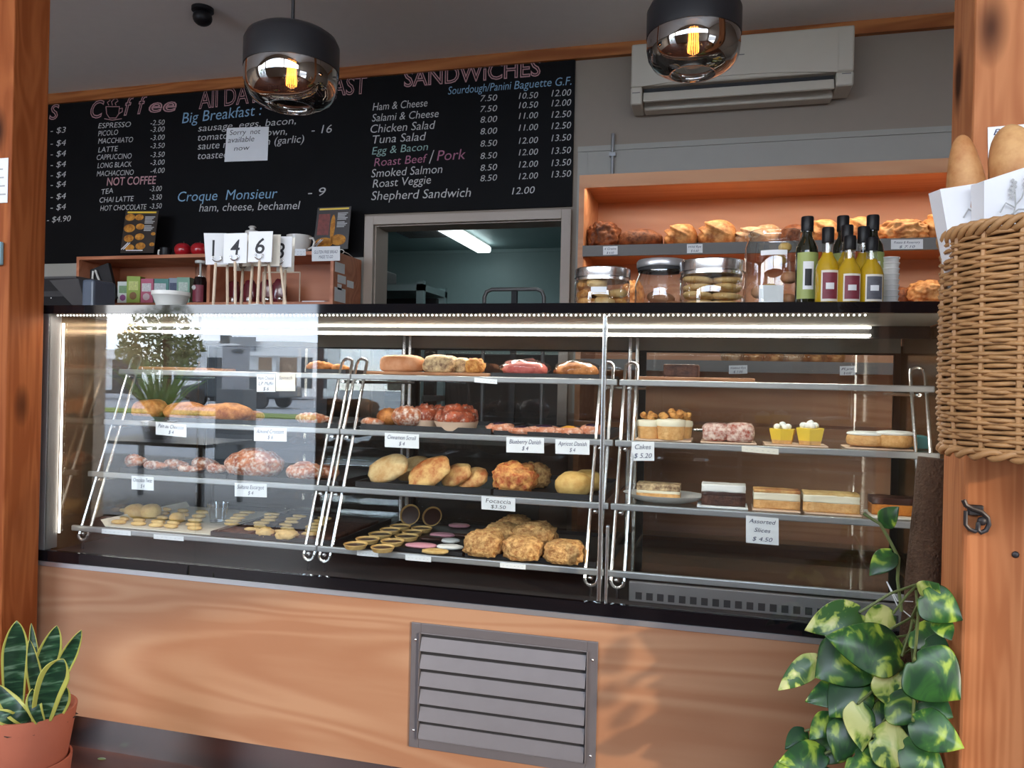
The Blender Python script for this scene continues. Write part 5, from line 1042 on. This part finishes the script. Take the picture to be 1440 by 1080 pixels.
# ================================================================ FOREGROUND POSTS
tag(obj('timber_post', bx(-.30, -.012, -.138, -.016, 0, ZC), M_POSTL, smooth=False, bevel=.004), 'reddish knotty timber post at the left end of the case', 'post')
PX0, PY0, PY1 = 2.362, -.40, -.262
tag(obj('timber_post', bx(PX0, PX0+.24, PY0, PY1, 0, ZC), M_POST, smooth=False, bevel=.006), 'knotty timber post at the right carrying the wicker basket', 'post')
t = thing('paper_notice', 'white paper notice pinned to the left timber post', 'notice'); q0, q1 = aty(12, 222, -.1395), aty(10, 285, -.1395)
obj('sheet', bx(q0.x-.12, q0.x, -.1405, -.1392, q1.z, q0.z), M_PAPER, t, smooth=False)
b = B()
for i in range(4): box(b, q0.x-.10, q0.x-.006-.004*i, -.1410, -.1406, q1.z+.022+i*.024, q1.z+.026+i*.024)
obj('printed_lines', b, M_GREYT, t, smooth=False)
q = aty(2, 356, -.145); tag(obj('blue_clip', bx(q.x-.03, q.x+.003, -.152, -.1395, q.z-.034, q.z+.032), plain('blue_plastic', (.25, .45, .52), .3), bevel=.003), 'pale blue plastic clip on the left timber post', 'clip')
# wrought iron hook
hk = thing('iron_hook', 'curled wrought iron hook screwed to the right timber post', 'hook'); yh = PY0-.012
def hp(x, y): return aty(1300+x/4.91, 640+y/4.91, yh)
obj('curl', tube(B(), [hp(*p) for p in ((270, 310), (285, 345), (330, 370), (390, 390), (435, 430), (445, 480), (425, 520), (390, 535), (368, 515), (372, 475), (395, 455))], .0042, 8), M_IRON, hk)
obj('curl', tube(B(), [hp(*p) for p in ((285, 385), (283, 480), (310, 510), (350, 528), (372, 516))], .0036, 8), M_IRON, hk); obj('ball', blob(B(), hp(398, 455), (.008, .006, .008), 2), M_IRON, hk)
q = hp(360, 372); obj('plate', bx(q.x-.012, q.x+.012, PY0-.010, PY0, q.z-.012, q.z+.006), M_IRON, hk, bevel=.002)
q = aty(1428, 780, PY0-.001); tag(obj('screw', blob(B(), (q.x, PY0-.001, q.z), (.006, .003, .006), 2), M_IRON), 'dark screw head in the right timber post', 'screw')
# ---- wicker basket with baguettes
BCX, BCY, BR = 2.430, -.547, .142
bz0, bz1 = 1.055, 1.398
bk = thing('wicker_basket', 'tall brown wicker basket hanging on the right timber post', 'basket', (BCX, BCY, bz0)); HB = bz1-bz0
ns, nw = 34, 50
b = B()
for j in range(nw):
    z = .012+(HB-.03)*j/(nw-1); pts = []
    n_ = ns*4
    for i in range(n_):
        a = 2*PI*i/n_; r = BR*(.955+.045*min(1, z/.06)) + .0032*math.sin(a*ns/2+PI*(j % 2)); pts.append((r*math.cos(a), r*math.sin(a), z+.0015*math.sin(3*a+j*1.7)+.0012*mnoise.noise(Vector((a*3, j, 0)))))
    tube(b, pts, .0034, 5, closed=True)
obj('weave', b, M_WICKER, bk, angle=180)
for i in range(ns//2):
    a = 2*PI*(i+.25)/(ns/2); obj('stake', tube(B(), [(BR*.955*math.cos(a), BR*.955*math.sin(a), .005), (BR*math.cos(a), BR*math.sin(a), .06), (BR*math.cos(a), BR*math.sin(a), HB-.01)], .0042, 6), M_WICKER, bk)
b = B()
for s in (0, 1, 2):
    pts = []
    for i in range(150): a = 2*PI*i/150; ph = a*17+s*2*PI/3; pts.append(((BR+.006*math.cos(ph))*math.cos(a), (BR+.006*math.cos(ph))*math.sin(a), HB-.006+.008*math.sin(ph)))
    tube(b, pts, .0052, 6, closed=True)
obj('braided_rim', b, M_WICKER, bk, angle=180)
b = B()
for s in (0, 1):
    pts = []
    for i in range(150): a = 2*PI*i/150; ph = a*14+s*PI; pts.append(((BR*.96+.005*math.cos(ph))*math.cos(a), (BR*.96+.005*math.cos(ph))*math.sin(a), .004+.005*math.sin(ph)))
    tube(b, pts, .0052, 6, closed=True)
obj('foot_braid', b, M_WICKER, bk, angle=180)
obj('base', lathe(B(), [(0, .002), (BR*.94, .002), (BR*.94, .010), (0, .010)], 40), M_WICKD, bk)
obj('shade_shell', lathe(B(), [(BR*.90, .01), (BR*.94, HB*.2), (BR*.955, HB-.012), (BR*.945, HB-.012), (BR*.93, HB*.2), (BR*.89, .01)], 48), M_WICKD, bk)  # dark inner shell added to stand for the shade behind the weave
obj('hanger', tube(B(), [(0, BR-.01, HB-.03), (0, BR+.004, HB-.01), (0, BR+.004, HB+.03)], .003, 6), M_IRON, bk)
def baguette(p0, p1, r, label):
    p0, p1 = Vector(p0), Vector(p1); n_ = 30; pts = []; rs = []
    for i in range(n_+1):
        t = .5-.5*math.cos(PI*i/n_); pts.append(p0.lerp(p1, t)+Vector((0, 0, 0))); q = (1-abs(t*2-1)**6)**.5; rs.append(r*max(.04, q)*(.86+.14*math.sin(PI*t)))
    b = B(); tube(b, pts, r, 18, rs=rs)
    for v in b.verts: v.co += .004*mnoise.noise_vector(v.co*14)
    return tag(obj('baguette', b, M_BAG, angle=180), label, 'baguette', 'baguettes in the basket')
yb = -.545
top1 = aty(1351, 190, yb); top2 = aty(1400, 192, yb)
baguette((2.365, yb, bz0+.02), top1, .030, 'slim baguette at the left of the basket'); baguette((2.458, yb-.008, bz0+.02), top2+Vector((.016, -.008, .014)), .047, 'thick baguette at the right of the basket')
M_BAGP = plain('white_paper_bag', (.78, .79, .82), .6, vary=.03)
def bag(cs, y, label, wx, wy, sc):
    t = thing('paper_bag', label, 'bag', group='printed paper bags in the basket'); P = [aty(*c, y) for c in cs]
    b = B(); zb = bz0+.03; dn = .055
    f = [P[0], P[1], Vector((min(P[1].x, BCX+.05), BCY-.02, zb)), Vector((max(P[0].x+.01, BCX-.09), BCY-.02, zb))]; q = [b.verts.new(p) for p in f]; g = [b.verts.new(p+Vector((.004, dn, 0))) for p in f]
    m0 = b.verts.new(f[0].lerp(g[0].co, .5)+Vector((-.012, 0, 0))); m1 = b.verts.new(f[3].lerp(g[3].co, .5)); n0 = b.verts.new(f[1].lerp(g[1].co, .5)+Vector((.01, 0, 0))); n1 = b.verts.new(f[2].lerp(g[2].co, .5))
    b.faces.new(q); b.faces.new(g[::-1]); b.faces.new((q[0], q[3], m1, m0)); b.faces.new((m0, m1, g[3], g[0])); b.faces.new((q[1], n0, n1, q[2])); b.faces.new((n0, g[1], g[2], n1))
    o = obj('bag', b, M_BAGP, t, smooth=False); s = o.modifiers.new('thick', 'SOLIDIFY'); s.thickness = .0008
    b = B()
    def w(x, yy): return aty(wx+x*sc, wy+yy*sc, y-.001)
    for st in (((0, 26), (3, 10), (2, -8)), ((3, 14), (-9, 8), (-16, 20)), ((3, 10), (10, 2), (14, -10)), ((-2, 22), (6, 16), (20, 16))): tube(b, [w(*p) for p in st], .0012, 5)
    for cx_, cy_, an in ((1, -14, 0), (15, -16, .3), (-1, -4, -.2)):
        for k_ in range(5): blob(b, w(cx_+k_*.9*math.sin(an)+(1.6 if k_ % 2 else -1.6), cy_+5-k_*2.6), (.0026, .0008, .0030), 1)
    for x0_ in (12, 17, 22): tube(b, [w(x0_, 26), w(x0_+1, 20), w(x0_+3, 26)], .0008, 5)
    obj('wheat_print', b, M_GREYT, t); return t
bag(((1322, 266), (1386, 256)), -.575, 'white paper bag with a wheat print around the slim baguette', 1371, 286, 1.0)
bag(((1384, 254), (1452, 232)), -.618, 'white paper bag with a wheat print around the thick baguette', 1425, 276, 1.15)
t = thing('paper_sign', 'white paper sign reading Baguette pinned behind the basket', 'sign')
obj('sheet', card_quad(((1389, 179), (1470, 172), (1472, 232), (1390, 236)), PY0-.003), M_PAPER, t, smooth=False); b = B()
P0 = aty(1397, 190, PY0-.0036); text_bm(b, 'Baguette', P0, aty(1462, 184, PY0-.0036), 8.5*mpp(P0.x, PY0, P0.z), .3); P0 = aty(1432, 208, PY0-.0036); text_bm(b, '$ 3.20', P0, aty(1464, 205, PY0-.0036), 9*mpp(P0.x, PY0, P0.z), .3)
obj('lettering', b, M_NAVY, t, smooth=False)

# ================================================================ PLANTS
def leafmat(name, c1, c2, c3, lo=.5, hi=.58, rough=.3, sc=30):
    mt, nt, b, L = base(name); tc = nd(nt, 'ShaderNodeTexCoord'); n = nd(nt, 'ShaderNodeTexNoise'); n.inputs['Scale'].default_value = sc; n.inputs['Detail'].default_value = 3; n.inputs['Distortion'].default_value = .6
    mp = nd(nt, 'ShaderNodeMapping'); mp.inputs['Scale'].default_value = (1.0, 1.0, .55); mp.inputs['Rotation'].default_value = (.2, .5, .3)
    r = nd(nt, 'ShaderNodeValToRGB'); r.color_ramp.elements[0].position = .42; r.color_ramp.elements[0].color = c4(c1); r.color_ramp.elements[1].position = hi; r.color_ramp.elements[1].color = c4(c3)
    e = r.color_ramp.elements.new(lo); e.color = c4(c2); L.new(tc.outputs['Object'], mp.inputs[0]); L.new(mp.outputs[0], n.inputs['Vector']); L.new(n.outputs[0], r.inputs[0]); L.new(r.outputs[0], b.inputs['Base Color'])
    b.inputs['Roughness'].default_value = rough; b.inputs['Specular IOR Level'].default_value = .5; return mt
M_POTH = leafmat('pothos_green', (.012, .05, .018), (.03, .11, .02), (.30, .42, .05), .54, .64)
M_POTHV = leafmat('pothos_variegated', (.03, .10, .02), (.30, .40, .07), (.56, .58, .22), .47, .58)
M_STEM = plain('vine_stem', (.12, .16, .05), .5)
pt_ = thing('pothos_plant', 'climbing green and yellow pothos on a brown pole at the foot of the right post', 'potted plant', (2.215, -.175, 0))
O_ = Vector((2.215, -.175, 0))
obj('pot', lathe(B(), [(0, 0), (.075, 0), (.080, .005), (.100, .19), (.110, .19), (.112, .22), (.102, .22), (.095, .19), (0, .185)], 40), M_TERRA, pt_); obj('soil', lathe(B(), [(0, .200), (.098, .196), (.098, .19), (0, .19)], 30), M_SOIL, pt_)
pole = B(); A_, B__ = Vector((2.322, -.14, .20)), Vector((2.379, -.14, 1.012))
P_ = [A_.lerp(B__, i/20) for i in range(21)]; tube(pole, [p-O_ for p in P_], .034, 18)
for v in pole.verts: v.co += .0022*mnoise.noise_vector((v.co)*70)
obj('coir_pole', pole, M_COIR, pt_, angle=180)
def leaf(bm, b0, t0, w, n, fold=.25, droop=.15, seed=0):
    """heart shaped leaf from stalk b0 to tip t0, w = width, n = facing"""
    b0, t0 = Vector(b0), Vector(t0); d = t0-b0; L = d.length; d.normalize(); n = (n-d*n.dot(d)).normalized(); s = d.cross(n)
    prof = [(-.07, .0, .30), (.02, .0, .62), (.14, .0, .92), (.28, 0, 1.0), (.45, 0, .93), (.62, 0, .74), (.78, 0, .48), (.90, 0, .22), (1.0, 0, .0)]
    rows = []
    for t, _, ww in prof:
        cur = n*(-droop*L*(t-.3)**2+droop*L*.09); row = []
        tc = t if t >= 0 else 0.02
        for k in (-1, -.6, -.25, 0, .25, .6, 1):
            tt = tc if abs(k) < .3 else t
            wv = .02*L*math.sin(7*t+seed+k*2); row.append(b0+d*(tt*L)+s*(k*w/2*ww)+cur+n*(fold*w*.5*(abs(k)**1.4)*ww*(-.6)+wv*abs(k)))
        rows.append([bm.verts.new(p) for p in row])
    for A, C in zip(rows, rows[1:]):
        for i in range(6): bm.faces.new((A[i], A[i+1], C[i+1], C[i]))
LV = [((1209, 861), (1132, 885), 42, -.20, 1), ((1256, 863), (1213, 875), 30, -.18, 1), ((1268, 923), (1164, 893), 60, -.27, 0), ((1218, 912), (1146, 952), 66, -.22, 0), ((1150, 926), (1094, 971), 28, -.20, 1), ((1216, 960), (1132, 986), 44, -.22, 0),
      ((1212, 958), (1166, 1008), 50, -.24, 0), ((1250, 941), (1284, 1008), 54, -.26, 1), ((1286, 928), (1352, 985), 72, -.43, 0), ((1297, 838), (1354, 872), 44, -.43, 0), ((1319, 870), (1338, 900), 24, -.42, 0), ((1222, 996), (1262, 1040), 46, -.25, 0), ((1206, 990), (1213, 1058), 34, -.27, 1),
      ((1284, 1014), (1357, 1052), 48, -.44, 0), ((1228, 1037), (1292, 1068), 52, -.30, 1), ((1193, 1015), (1176, 1072), 40, -.25, 0), ((1171, 1006), (1138, 1040), 26, -.22, 0), ((1160, 1060), (1095, 1071), 36, -.24, 0), ((1132, 1028), (1104, 1054), 22, -.21, 0), ((1140, 1078), (1076, 1100), 40, -.26, 0),
      ((1239, 737), (1262, 713), 24, -.17, 0), ((1256, 776), (1223, 808), 26, -.18, 0), ((1250, 985), (1296, 1012), 44, -.30, 0), ((1180, 905), (1150, 925), 26, -.19, 0), ((1270, 1050), (1330, 1085), 50, -.40, 0), ((1200, 1062), (1240, 1098), 50, -.30, 0), ((1296, 985), (1340, 1008), 40, -.40, 0), ((1298, 800+40), (1318, 822), 30, -.41, 1),
      ((1300, 905), (1338, 925), 36, -.36, 0), ((1235, 925), (1190, 950), 50, -.18, 0), ((1240, 965), (1205, 1000), 52, -.19, 0), ((1262, 960), (1300, 1000), 52, -.24, 0), ((1225, 1020), (1190, 1052), 52, -.20, 0), ((1262, 1020), (1300, 1050), 54, -.25, 0), ((1245, 1050), (1215, 1095), 52, -.22, 0), ((1180, 1030), (1150, 1075), 46, -.20, 0), ((1285, 885), (1318, 905), 40, -.30, 0), ((1280, 1070), (1320, 1105), 56, -.33, 0), ((1160, 1075), (1120, 1105), 46, -.22, 0), ((1190, 880), (1160, 868), 28, -.18, 1)]
fg, fv, stm = B(), B(), B()
for i, (p, q, w, y, v) in enumerate(LV):
    P0, P1 = aty(*p, y), aty(*q, y-.03); kk = mpp(P0.x, y, P0.z); nrm = (CAM-P0).normalized()+Vector((.12*math.sin(i*2.1), 0, .18+.12*math.sin(i*1.3)))
    lf = fv if v else fg; n0 = len(lf.verts); leaf(lf, P0-O_, P1-O_, w*kk*1.30, nrm, .22, .18+.1*math.sin(i), i)
    tz = max(.24, min(.98, P0.z+.06)); f_ = (tz-.20)/.812; anc = A_.lerp(B__, f_)+Vector((-.02, -.034, 0)); mid = (P0+anc)/2+Vector((0, -.02, .015))
    if i < 19 and i not in (9, 10): tube(stm, [anc-O_, mid-O_, P0-O_], .0026, 6)
for bm_ in (fg, fv): pass
of = obj('foliage', fg, M_POTH, pt_, angle=180); ov = obj('foliage', fv, M_POTHV, pt_, angle=180); ov['label'] = 'pale variegated pothos leaves'
for o in (of, ov): s = o.modifiers.new('thick', 'SOLIDIFY'); s.thickness = .0008; ss = o.modifiers.new('sub', 'SUBSURF'); ss.levels = 1; ss.render_levels = 1
for path in (((1214, 722, -.16), (1238, 737, -.17), (1250, 758, -.175), (1264, 785, -.18), (1262, 815, -.18), (1268, 860, -.19)), ((1292, 905, -.20), (1290, 880, -.21), (1283, 868, -.21), (1296, 840, -.42))): tube(stm, [aty(a, c, y)-O_ for a, c, y in path], .0034, 6)
obj('vine_stem', stm, M_STEM, pt_); st = B()
for sgn in (1, -1): tube(st, [aty(1247, 818, -.178)-O_, aty(1262, 852 if sgn > 0 else 845, -.18)-O_, aty(1284, 870 if sgn > 0 else 846, -.176)-O_], .0012, 5)
obj('tie_string', st, M_PAPER, pt_)
# snake plant in nested terracotta pots
SY = -.33; rimc = aty(44, 995, SY); RR = (102-44)*mpp(rimc.x, SY, rimc.z); ZRM = rimc.z
sp = thing('snake_plant', 'yellow edged snake plant in terracotta pots at the bottom left', 'potted plant', (rimc.x, SY, 0)); O_ = Vector((rimc.x, SY, 0))
zb_ = ZRM-.155
obj('pot', lathe(B(), [(0, zb_), (RR*.74, zb_), (RR*.76, zb_+.004), (RR*.99, ZRM-.002), (RR*.985, ZRM), (RR*.93, ZRM), (RR*.90, ZRM-.02), (0, ZRM-.03)], 56), M_TERRA, sp)
obj('soil', blob(B(), (0, 0, ZRM-.03), (RR*.90, RR*.90, .016), 4, .25, 5), M_SOIL, sp)
obj('outer_pot', lathe(B(), [(0, 0), (RR*.72, 0), (RR*.90, zb_+.022), (RR*.90, zb_+.030), (RR*.85, zb_+.030), (RR*.70, .01), (0, .01)], 56), M_TERRA, sp)
mt, nt, b_, L = base('snake_leaf'); tc = nd(nt, 'ShaderNodeTexCoord'); mp = nd(nt, 'ShaderNodeMapping'); mp.inputs['Scale'].default_value = (14, 14, 70); n = nd(nt, 'ShaderNodeTexNoise'); n.inputs['Scale'].default_value = 1; n.inputs['Detail'].default_value = 4; n.inputs['Distortion'].default_value = .7
r = nd(nt, 'ShaderNodeValToRGB'); r.color_ramp.elements[0].position = .42; r.color_ramp.elements[0].color = (.012, .045, .022, 1); r.color_ramp.elements[1].position = .66; r.color_ramp.elements[1].color = (.20, .32, .20, 1); e = r.color_ramp.elements.new(.54); e.color = (.03, .095, .04, 1)
L.new(tc.outputs['Object'], mp.inputs[0]); L.new(mp.outputs[0], n.inputs['Vector']); L.new(n.outputs[0], r.inputs[0]); L.new(r.outputs[0], b_.inputs['Base Color']); b_.inputs['Roughness'].default_value = .35; M_SNAKE = mt
M_SEDGE = plain('snake_leaf_edge', (.52, .50, .10), .4, vary=.1)
def blade(pts, w, twist=0, edge=.16):
    P = [aty(x, y_, d)-O_ for x, y_, d in pts]; b = B(); n_ = 14; rows = []
    def bez(t):
        m_ = len(P)-1; i = min(int(t*m_), m_-1); f = t*m_-i; p0, p1, p2, p3 = P[max(i-1, 0)], P[i], P[i+1], P[min(i+2, m_)]
        return .5*((2*p1)+(p2-p0)*f+(2*p0-5*p1+4*p2-p3)*f*f+(3*p1-p0-3*p2+p3)*f*f*f)
    W = w*mpp(P[0].x+O_.x, SY, .3)
    for i in range(n_+1):
        t = i/n_; c = bez(t); d = (bez(min(t+.02, 1))-bez(max(t-.02, 0))).normalized(); nrm = (CAM-(c+O_)).normalized(); nrm = Matrix.Rotation(twist*(t-.3), 3, d) @ nrm; s = d.cross(nrm).normalized(); nn = s.cross(d)
        ww = W/2*(.62+.38*math.sin(min(1, t*1.6)*PI/2))*(1-max(0, (t-.55)/.45)**1.8); row = []
        for k in (-1, -1+edge*1.6, -.35, .35, 1-edge*1.6, 1): row.append(b.verts.new(c+s*(k*ww)-nn*(.28*ww*(1-k*k))))
        rows.append(row)
    for A, C in zip(rows, rows[1:]):
        for i in range(5): f = b.faces.new((A[i], A[i+1], C[i+1], C[i])); f.material_index = 1 if i in (0, 4) else 0
    o = obj('leaf', b, [M_SNAKE, M_SEDGE], sp, angle=180); s = o.modifiers.new('thick', 'SOLIDIFY'); s.thickness = .002; ss = o.modifiers.new('sub', 'SUBSURF'); ss.levels = 1; ss.render_levels = 1
blade(((20, 1012, -.33), (20, 950, -.33), (22, 905, -.33), (23.5, 872, -.33)), 34, 0, .07); blade(((52, 1008, -.31), (50, 950, -.30), (44, 876, -.28)), 15, .3, .12)
blade(((48, 1012, -.30), (60, 950, -.29), (72, 910, -.28), (80, 879, -.27)), 32, .2, .10); blade(((64, 1014, -.30), (84, 950, -.28), (100, 915, -.27), (115, 885, -.27)), 24, .1, .10)
blade(((58, 1016, -.38), (68, 975, -.39), (80, 945, -.39), (90, 926, -.39)), 40, -.3, .22); blade(((53, 1014, -.36), (52, 975, -.36), (46, 935, -.36), (41, 898, -.36)), 20, .5, .12)
blade(((57, 1016, -.385), (50, 1000, -.40), (46, 984, -.40), (45, 968, -.40)), 20, .2, .18); blade(((40, 1016, -.38), (26, 1003, -.40), (10, 985, -.40), (-4, 962, -.40)), 26, .4, .2); blade(((74, 1014, -.34), (86, 990, -.34), (93, 965, -.34)), 22, .2, .2)
blade(((30, 1016, -.38), (10, 1010, -.42), (-10, 1000, -.43)), 20, .2, .2)
tag(obj('leaf_scrap', blob(B(), atz(143, 1067, .001), (.014, .008, .001), 2), M_STEM), 'small green leaf scrap on the dark floor', 'leaf')

# ================================================================ THE STREET OUTSIDE (seen reflected in the case glass)
def mir(px, py, D): p = aty(px, py, D); return Vector((p.x, -p.y, p.z))
g = struct('ground_outside', bx(-60, 40, -70, YF-.13, -.10, -.012), plain('asphalt', (.26, .28, .31), .8, vary=.15, scale=2), smooth=False)
def gd(py, px=250):                                                 # distance at which flat ground shows at this height
    lo, hi = 2.5, 60
    for _ in range(40):
        md = (lo+hi)/2
        if aty(px, py, md).z > 0: lo = md
        else: hi = md
    return lo
o = obj('pavement_outside', bx(-14, 12, -7.5, YF-.13, -.012, .0), plain('pale_paving', (.14, .145, .15), .8, vary=.1, scale=3), smooth=False); o['kind'] = 'structure'
D1 = gd(583); b = B(); box(b, -40, 20, -D1-2.2, -D1, -.012, .02); o = obj('grass_strip', b, plain('verge_grass', (.16, .22, .04), .9, vary=.4, scale=6), smooth=False); o['kind'] = 'structure'
DB = 34
M_WHITE = plain('white_render', (.80, .82, .84), .7, vary=.03); M_SHOPD = plain('shopfront_dark', (.05, .06, .07), .3); M_SHOPB = plain('shopfront_tan', (.42, .28, .18), .6)
def rect(px0, px1, py0, py1, D, dp=.3):
    a, c = mir(px0, py1, D), mir(px1, py0, D); return bx(a.x, c.x, -D, -D+dp, a.z, c.z)
bl = thing('shop_building', 'white shop building across the street with white awnings, seen reflected in the case glass', 'building')
obj('wall', rect(276, 460, 484, 552, DB+3, 2.5), M_WHITE, bl, smooth=False); obj('awning', rect(264, 338, 484, 489, DB, .5), M_WHITE, bl, smooth=False); obj('awning', rect(356, 436, 496, 500.5, DB, .5), M_WHITE, bl, smooth=False)
for a, c, mt_ in ((292, 312, M_SHOPD), (364, 386, M_SHOPB), (394, 420, M_SHOPB), (424, 440, M_SHOPD)): obj('shop_window', rect(a, c, 503, 546, DB+.4, .1), mt_, bl, smooth=False)
for a, c in ((386, 393), (421, 424)): obj('column', rect(a, c, 500, 550, DB+.2, .3), M_WHITE, bl, smooth=False)
obj('chimney', rect(314, 326, 472, 486, DB+.6, .3), M_SHOPD, bl, smooth=False); obj('gable', rect(326, 360, 474, 500, DB+.3, .2), plain('gable_grey', (.28, .30, .33), .6), bl, smooth=False)
b2 = thing('white_block', 'plain white building at the left of the reflected street', 'building')
obj('wall', rect(118, 196, 494, 505, DB-6, 2), M_WHITE, b2, smooth=False); obj('lower_wall', rect(150, 158, 505, 548, DB-6, .5), M_WHITE, b2, smooth=False); obj('dark_front', rect(118, 200, 505, 552, DB-5, .2), M_SHOPD, b2, smooth=False)
tr = thing('street_tree', 'loose leafed street tree, seen reflected in the case glass', 'tree'); M_TLEAF = plain('tree_leaf', (.13, .14, .05), .6, vary=.4, scale=3); DT = 11.0
q = mir(232, 520, DT); obj('trunk', tube(B(), [(q.x, q.y, -.01), (q.x+.05, q.y, 1.2), (q.x, q.y, 2.6)], .08, 8), M_COIR, tr)
b = B(); R = random.Random(3); cs = [(215, 455, 34), (245, 470, 36), (225, 490, 34), (190, 478, 26), (262, 490, 24), (180, 496, 20), (240, 436, 30), (258, 510, 22), (205, 510, 22)]
for _ in range(1500):
    cx_, cy_, rr = cs[R.randrange(len(cs))]; a = R.random()*6.3; r_ = rr*R.random()**.6; p = mir(cx_+r_*math.cos(a), cy_+r_*.75*math.sin(a), DT+R.uniform(-.6, .6)); s_ = R.uniform(.05, .09)
    d = Vector((R.uniform(-1, 1), R.uniform(-.6, .6), R.uniform(-1, .4))).normalized(); e = d.cross(Vector((R.uniform(-1, 1), 1, R.uniform(-1, 1)))).normalized()
    b.faces.new([b.verts.new(v) for v in (p-d*s_, p+e*s_*.35, p+d*s_, p-e*s_*.35)])
obj('foliage', b, M_TLEAF, tr, smooth=False)
gp = thing('spiky_plant', 'spiky green grass plant in a metal bucket outside the shop door', 'potted plant'); DG = 4.1
q = mir(222, 600, DG); rb = 24*mpp(q.x, 4.1, .9)*1.0; zt_ = mir(222, 592, DG).z; zl = mir(222, 617, DG).z
obj('bucket', lathe(B(), [(0, zl), (rb*.75, zl), (rb, zt_), (rb*.95, zt_), (rb*.7, zl+.01), (0, zl+.01)], 28, q.x, -DG), M_STEEL, gp)
b = B()
for i in range(70):
    a = R.random()*6.3; ln = R.uniform(.42, .74); lean = R.uniform(.1, .9); c = Vector((q.x, -DG, zt_-.02)); d = Vector((math.cos(a)*lean, math.sin(a)*lean, 1)).normalized(); e = d.cross(Vector((0, 1, 0))).normalized()*.010
    p1 = c+d*ln*.6; p2 = c+d*ln+Vector((math.cos(a), math.sin(a), -.6))*ln*.12*lean; v = [b.verts.new(k) for k in (c-e, c+e, p1+e*.8, p2, p1-e*.8)]; b.faces.new(v)
obj('foliage', b, plain('spiky_leaf', (.16, .30, .07), .5, vary=.3, scale=5), gp, smooth=False)
tb = thing('outdoor_table', 'dark slatted table outside carrying the bucket plant', 'table'); zt_ = zl-.001
for i in range(5): obj('slat', bx(q.x-.5, q.x+.75, -DG-.34+i*.14, -DG-.22+i*.14, zt_-.03, zt_), M_SHOPD, tb, smooth=False)
for x in (q.x-.42, q.x+.66):
    for y in (-DG-.28, -DG+.28): obj('leg', bx(x, x+.04, y, y+.04, -.012, zt_-.03), M_SHOPD, tb, smooth=False)
bn = thing('street_banner', 'grey pavement banner sign with a leaf emblem, seen reflected', 'sign'); DBN = 7
obj('panel', rect(313, 351, 486, 547, DBN, .03), plain('banner_grey', (.30, .31, .34), .7), bn, smooth=False)
P0, P1 = mir(324, 497, DBN-.05), mir(342, 490, DBN-.05); c = (P0+P1)/2; o = B(); blob(o, (c.x, c.y, c.z), ((P1.x-P0.x)/2*1.0, .006, .028), 2); obj('leaf_emblem', o, M_SHOPD, bn)
q0, q1 = mir(313, 547, DBN), mir(351, 547, DBN); obj('foot', bx(q0.x, q1.x, -DBN-.15, -DBN+.15, -.012, q0.z), M_SHOPD, bn, smooth=False)
def car(px0, px1, py0, D, mt_, label):
    a, c = mir(px0, 545, D), mir(px1, 545, D); L_ = 4.2; s = 1; xm_ = (a.x+c.x)/2; t = thing('parked_car', label, 'car', (xm_, -D, -.012)); M_W = M_SHOPD
    o = B(); pr = [(-2.1, .35), (-2.05, .75), (-1.25, .88), (-.75, 1.38), (.75, 1.42), (1.45, .92), (2.05, .82), (2.1, .4)]
    A = [o.verts.new((x, -.85, z)) for x, z in pr]; C2 = [o.verts.new((x, .85, z)) for x, z in pr]; o.faces.new(A); o.faces.new(C2[::-1])
    for i in range(8): j = (i+1) % 8; o.faces.new((A[i], A[j], C2[j], C2[i]))
    obj('body', o, mt_, t, bevel=.06)
    obj('window', bx(-.9, 1.1, .82, .86, .92, 1.30), M_W, t, smooth=False)
    for x in (-1.3, 1.3):
        for y in (-.86, .72): obj('wheel', lathe(B(), [(0, 0), (.33, 0), (.33, .16), (0, .16)], 24, M=Matrix.Translation((x, y, .33)) @ Matrix.Rotation(-PI/2, 4, 'X')), M_BLACKM, t)
car(272, 296, 540, 30, M_WHITE, 'white car parked across the street, seen reflected'); car(330, 350, 546, 24, M_SHOPD, 'dark car parked behind the banner sign, seen reflected')
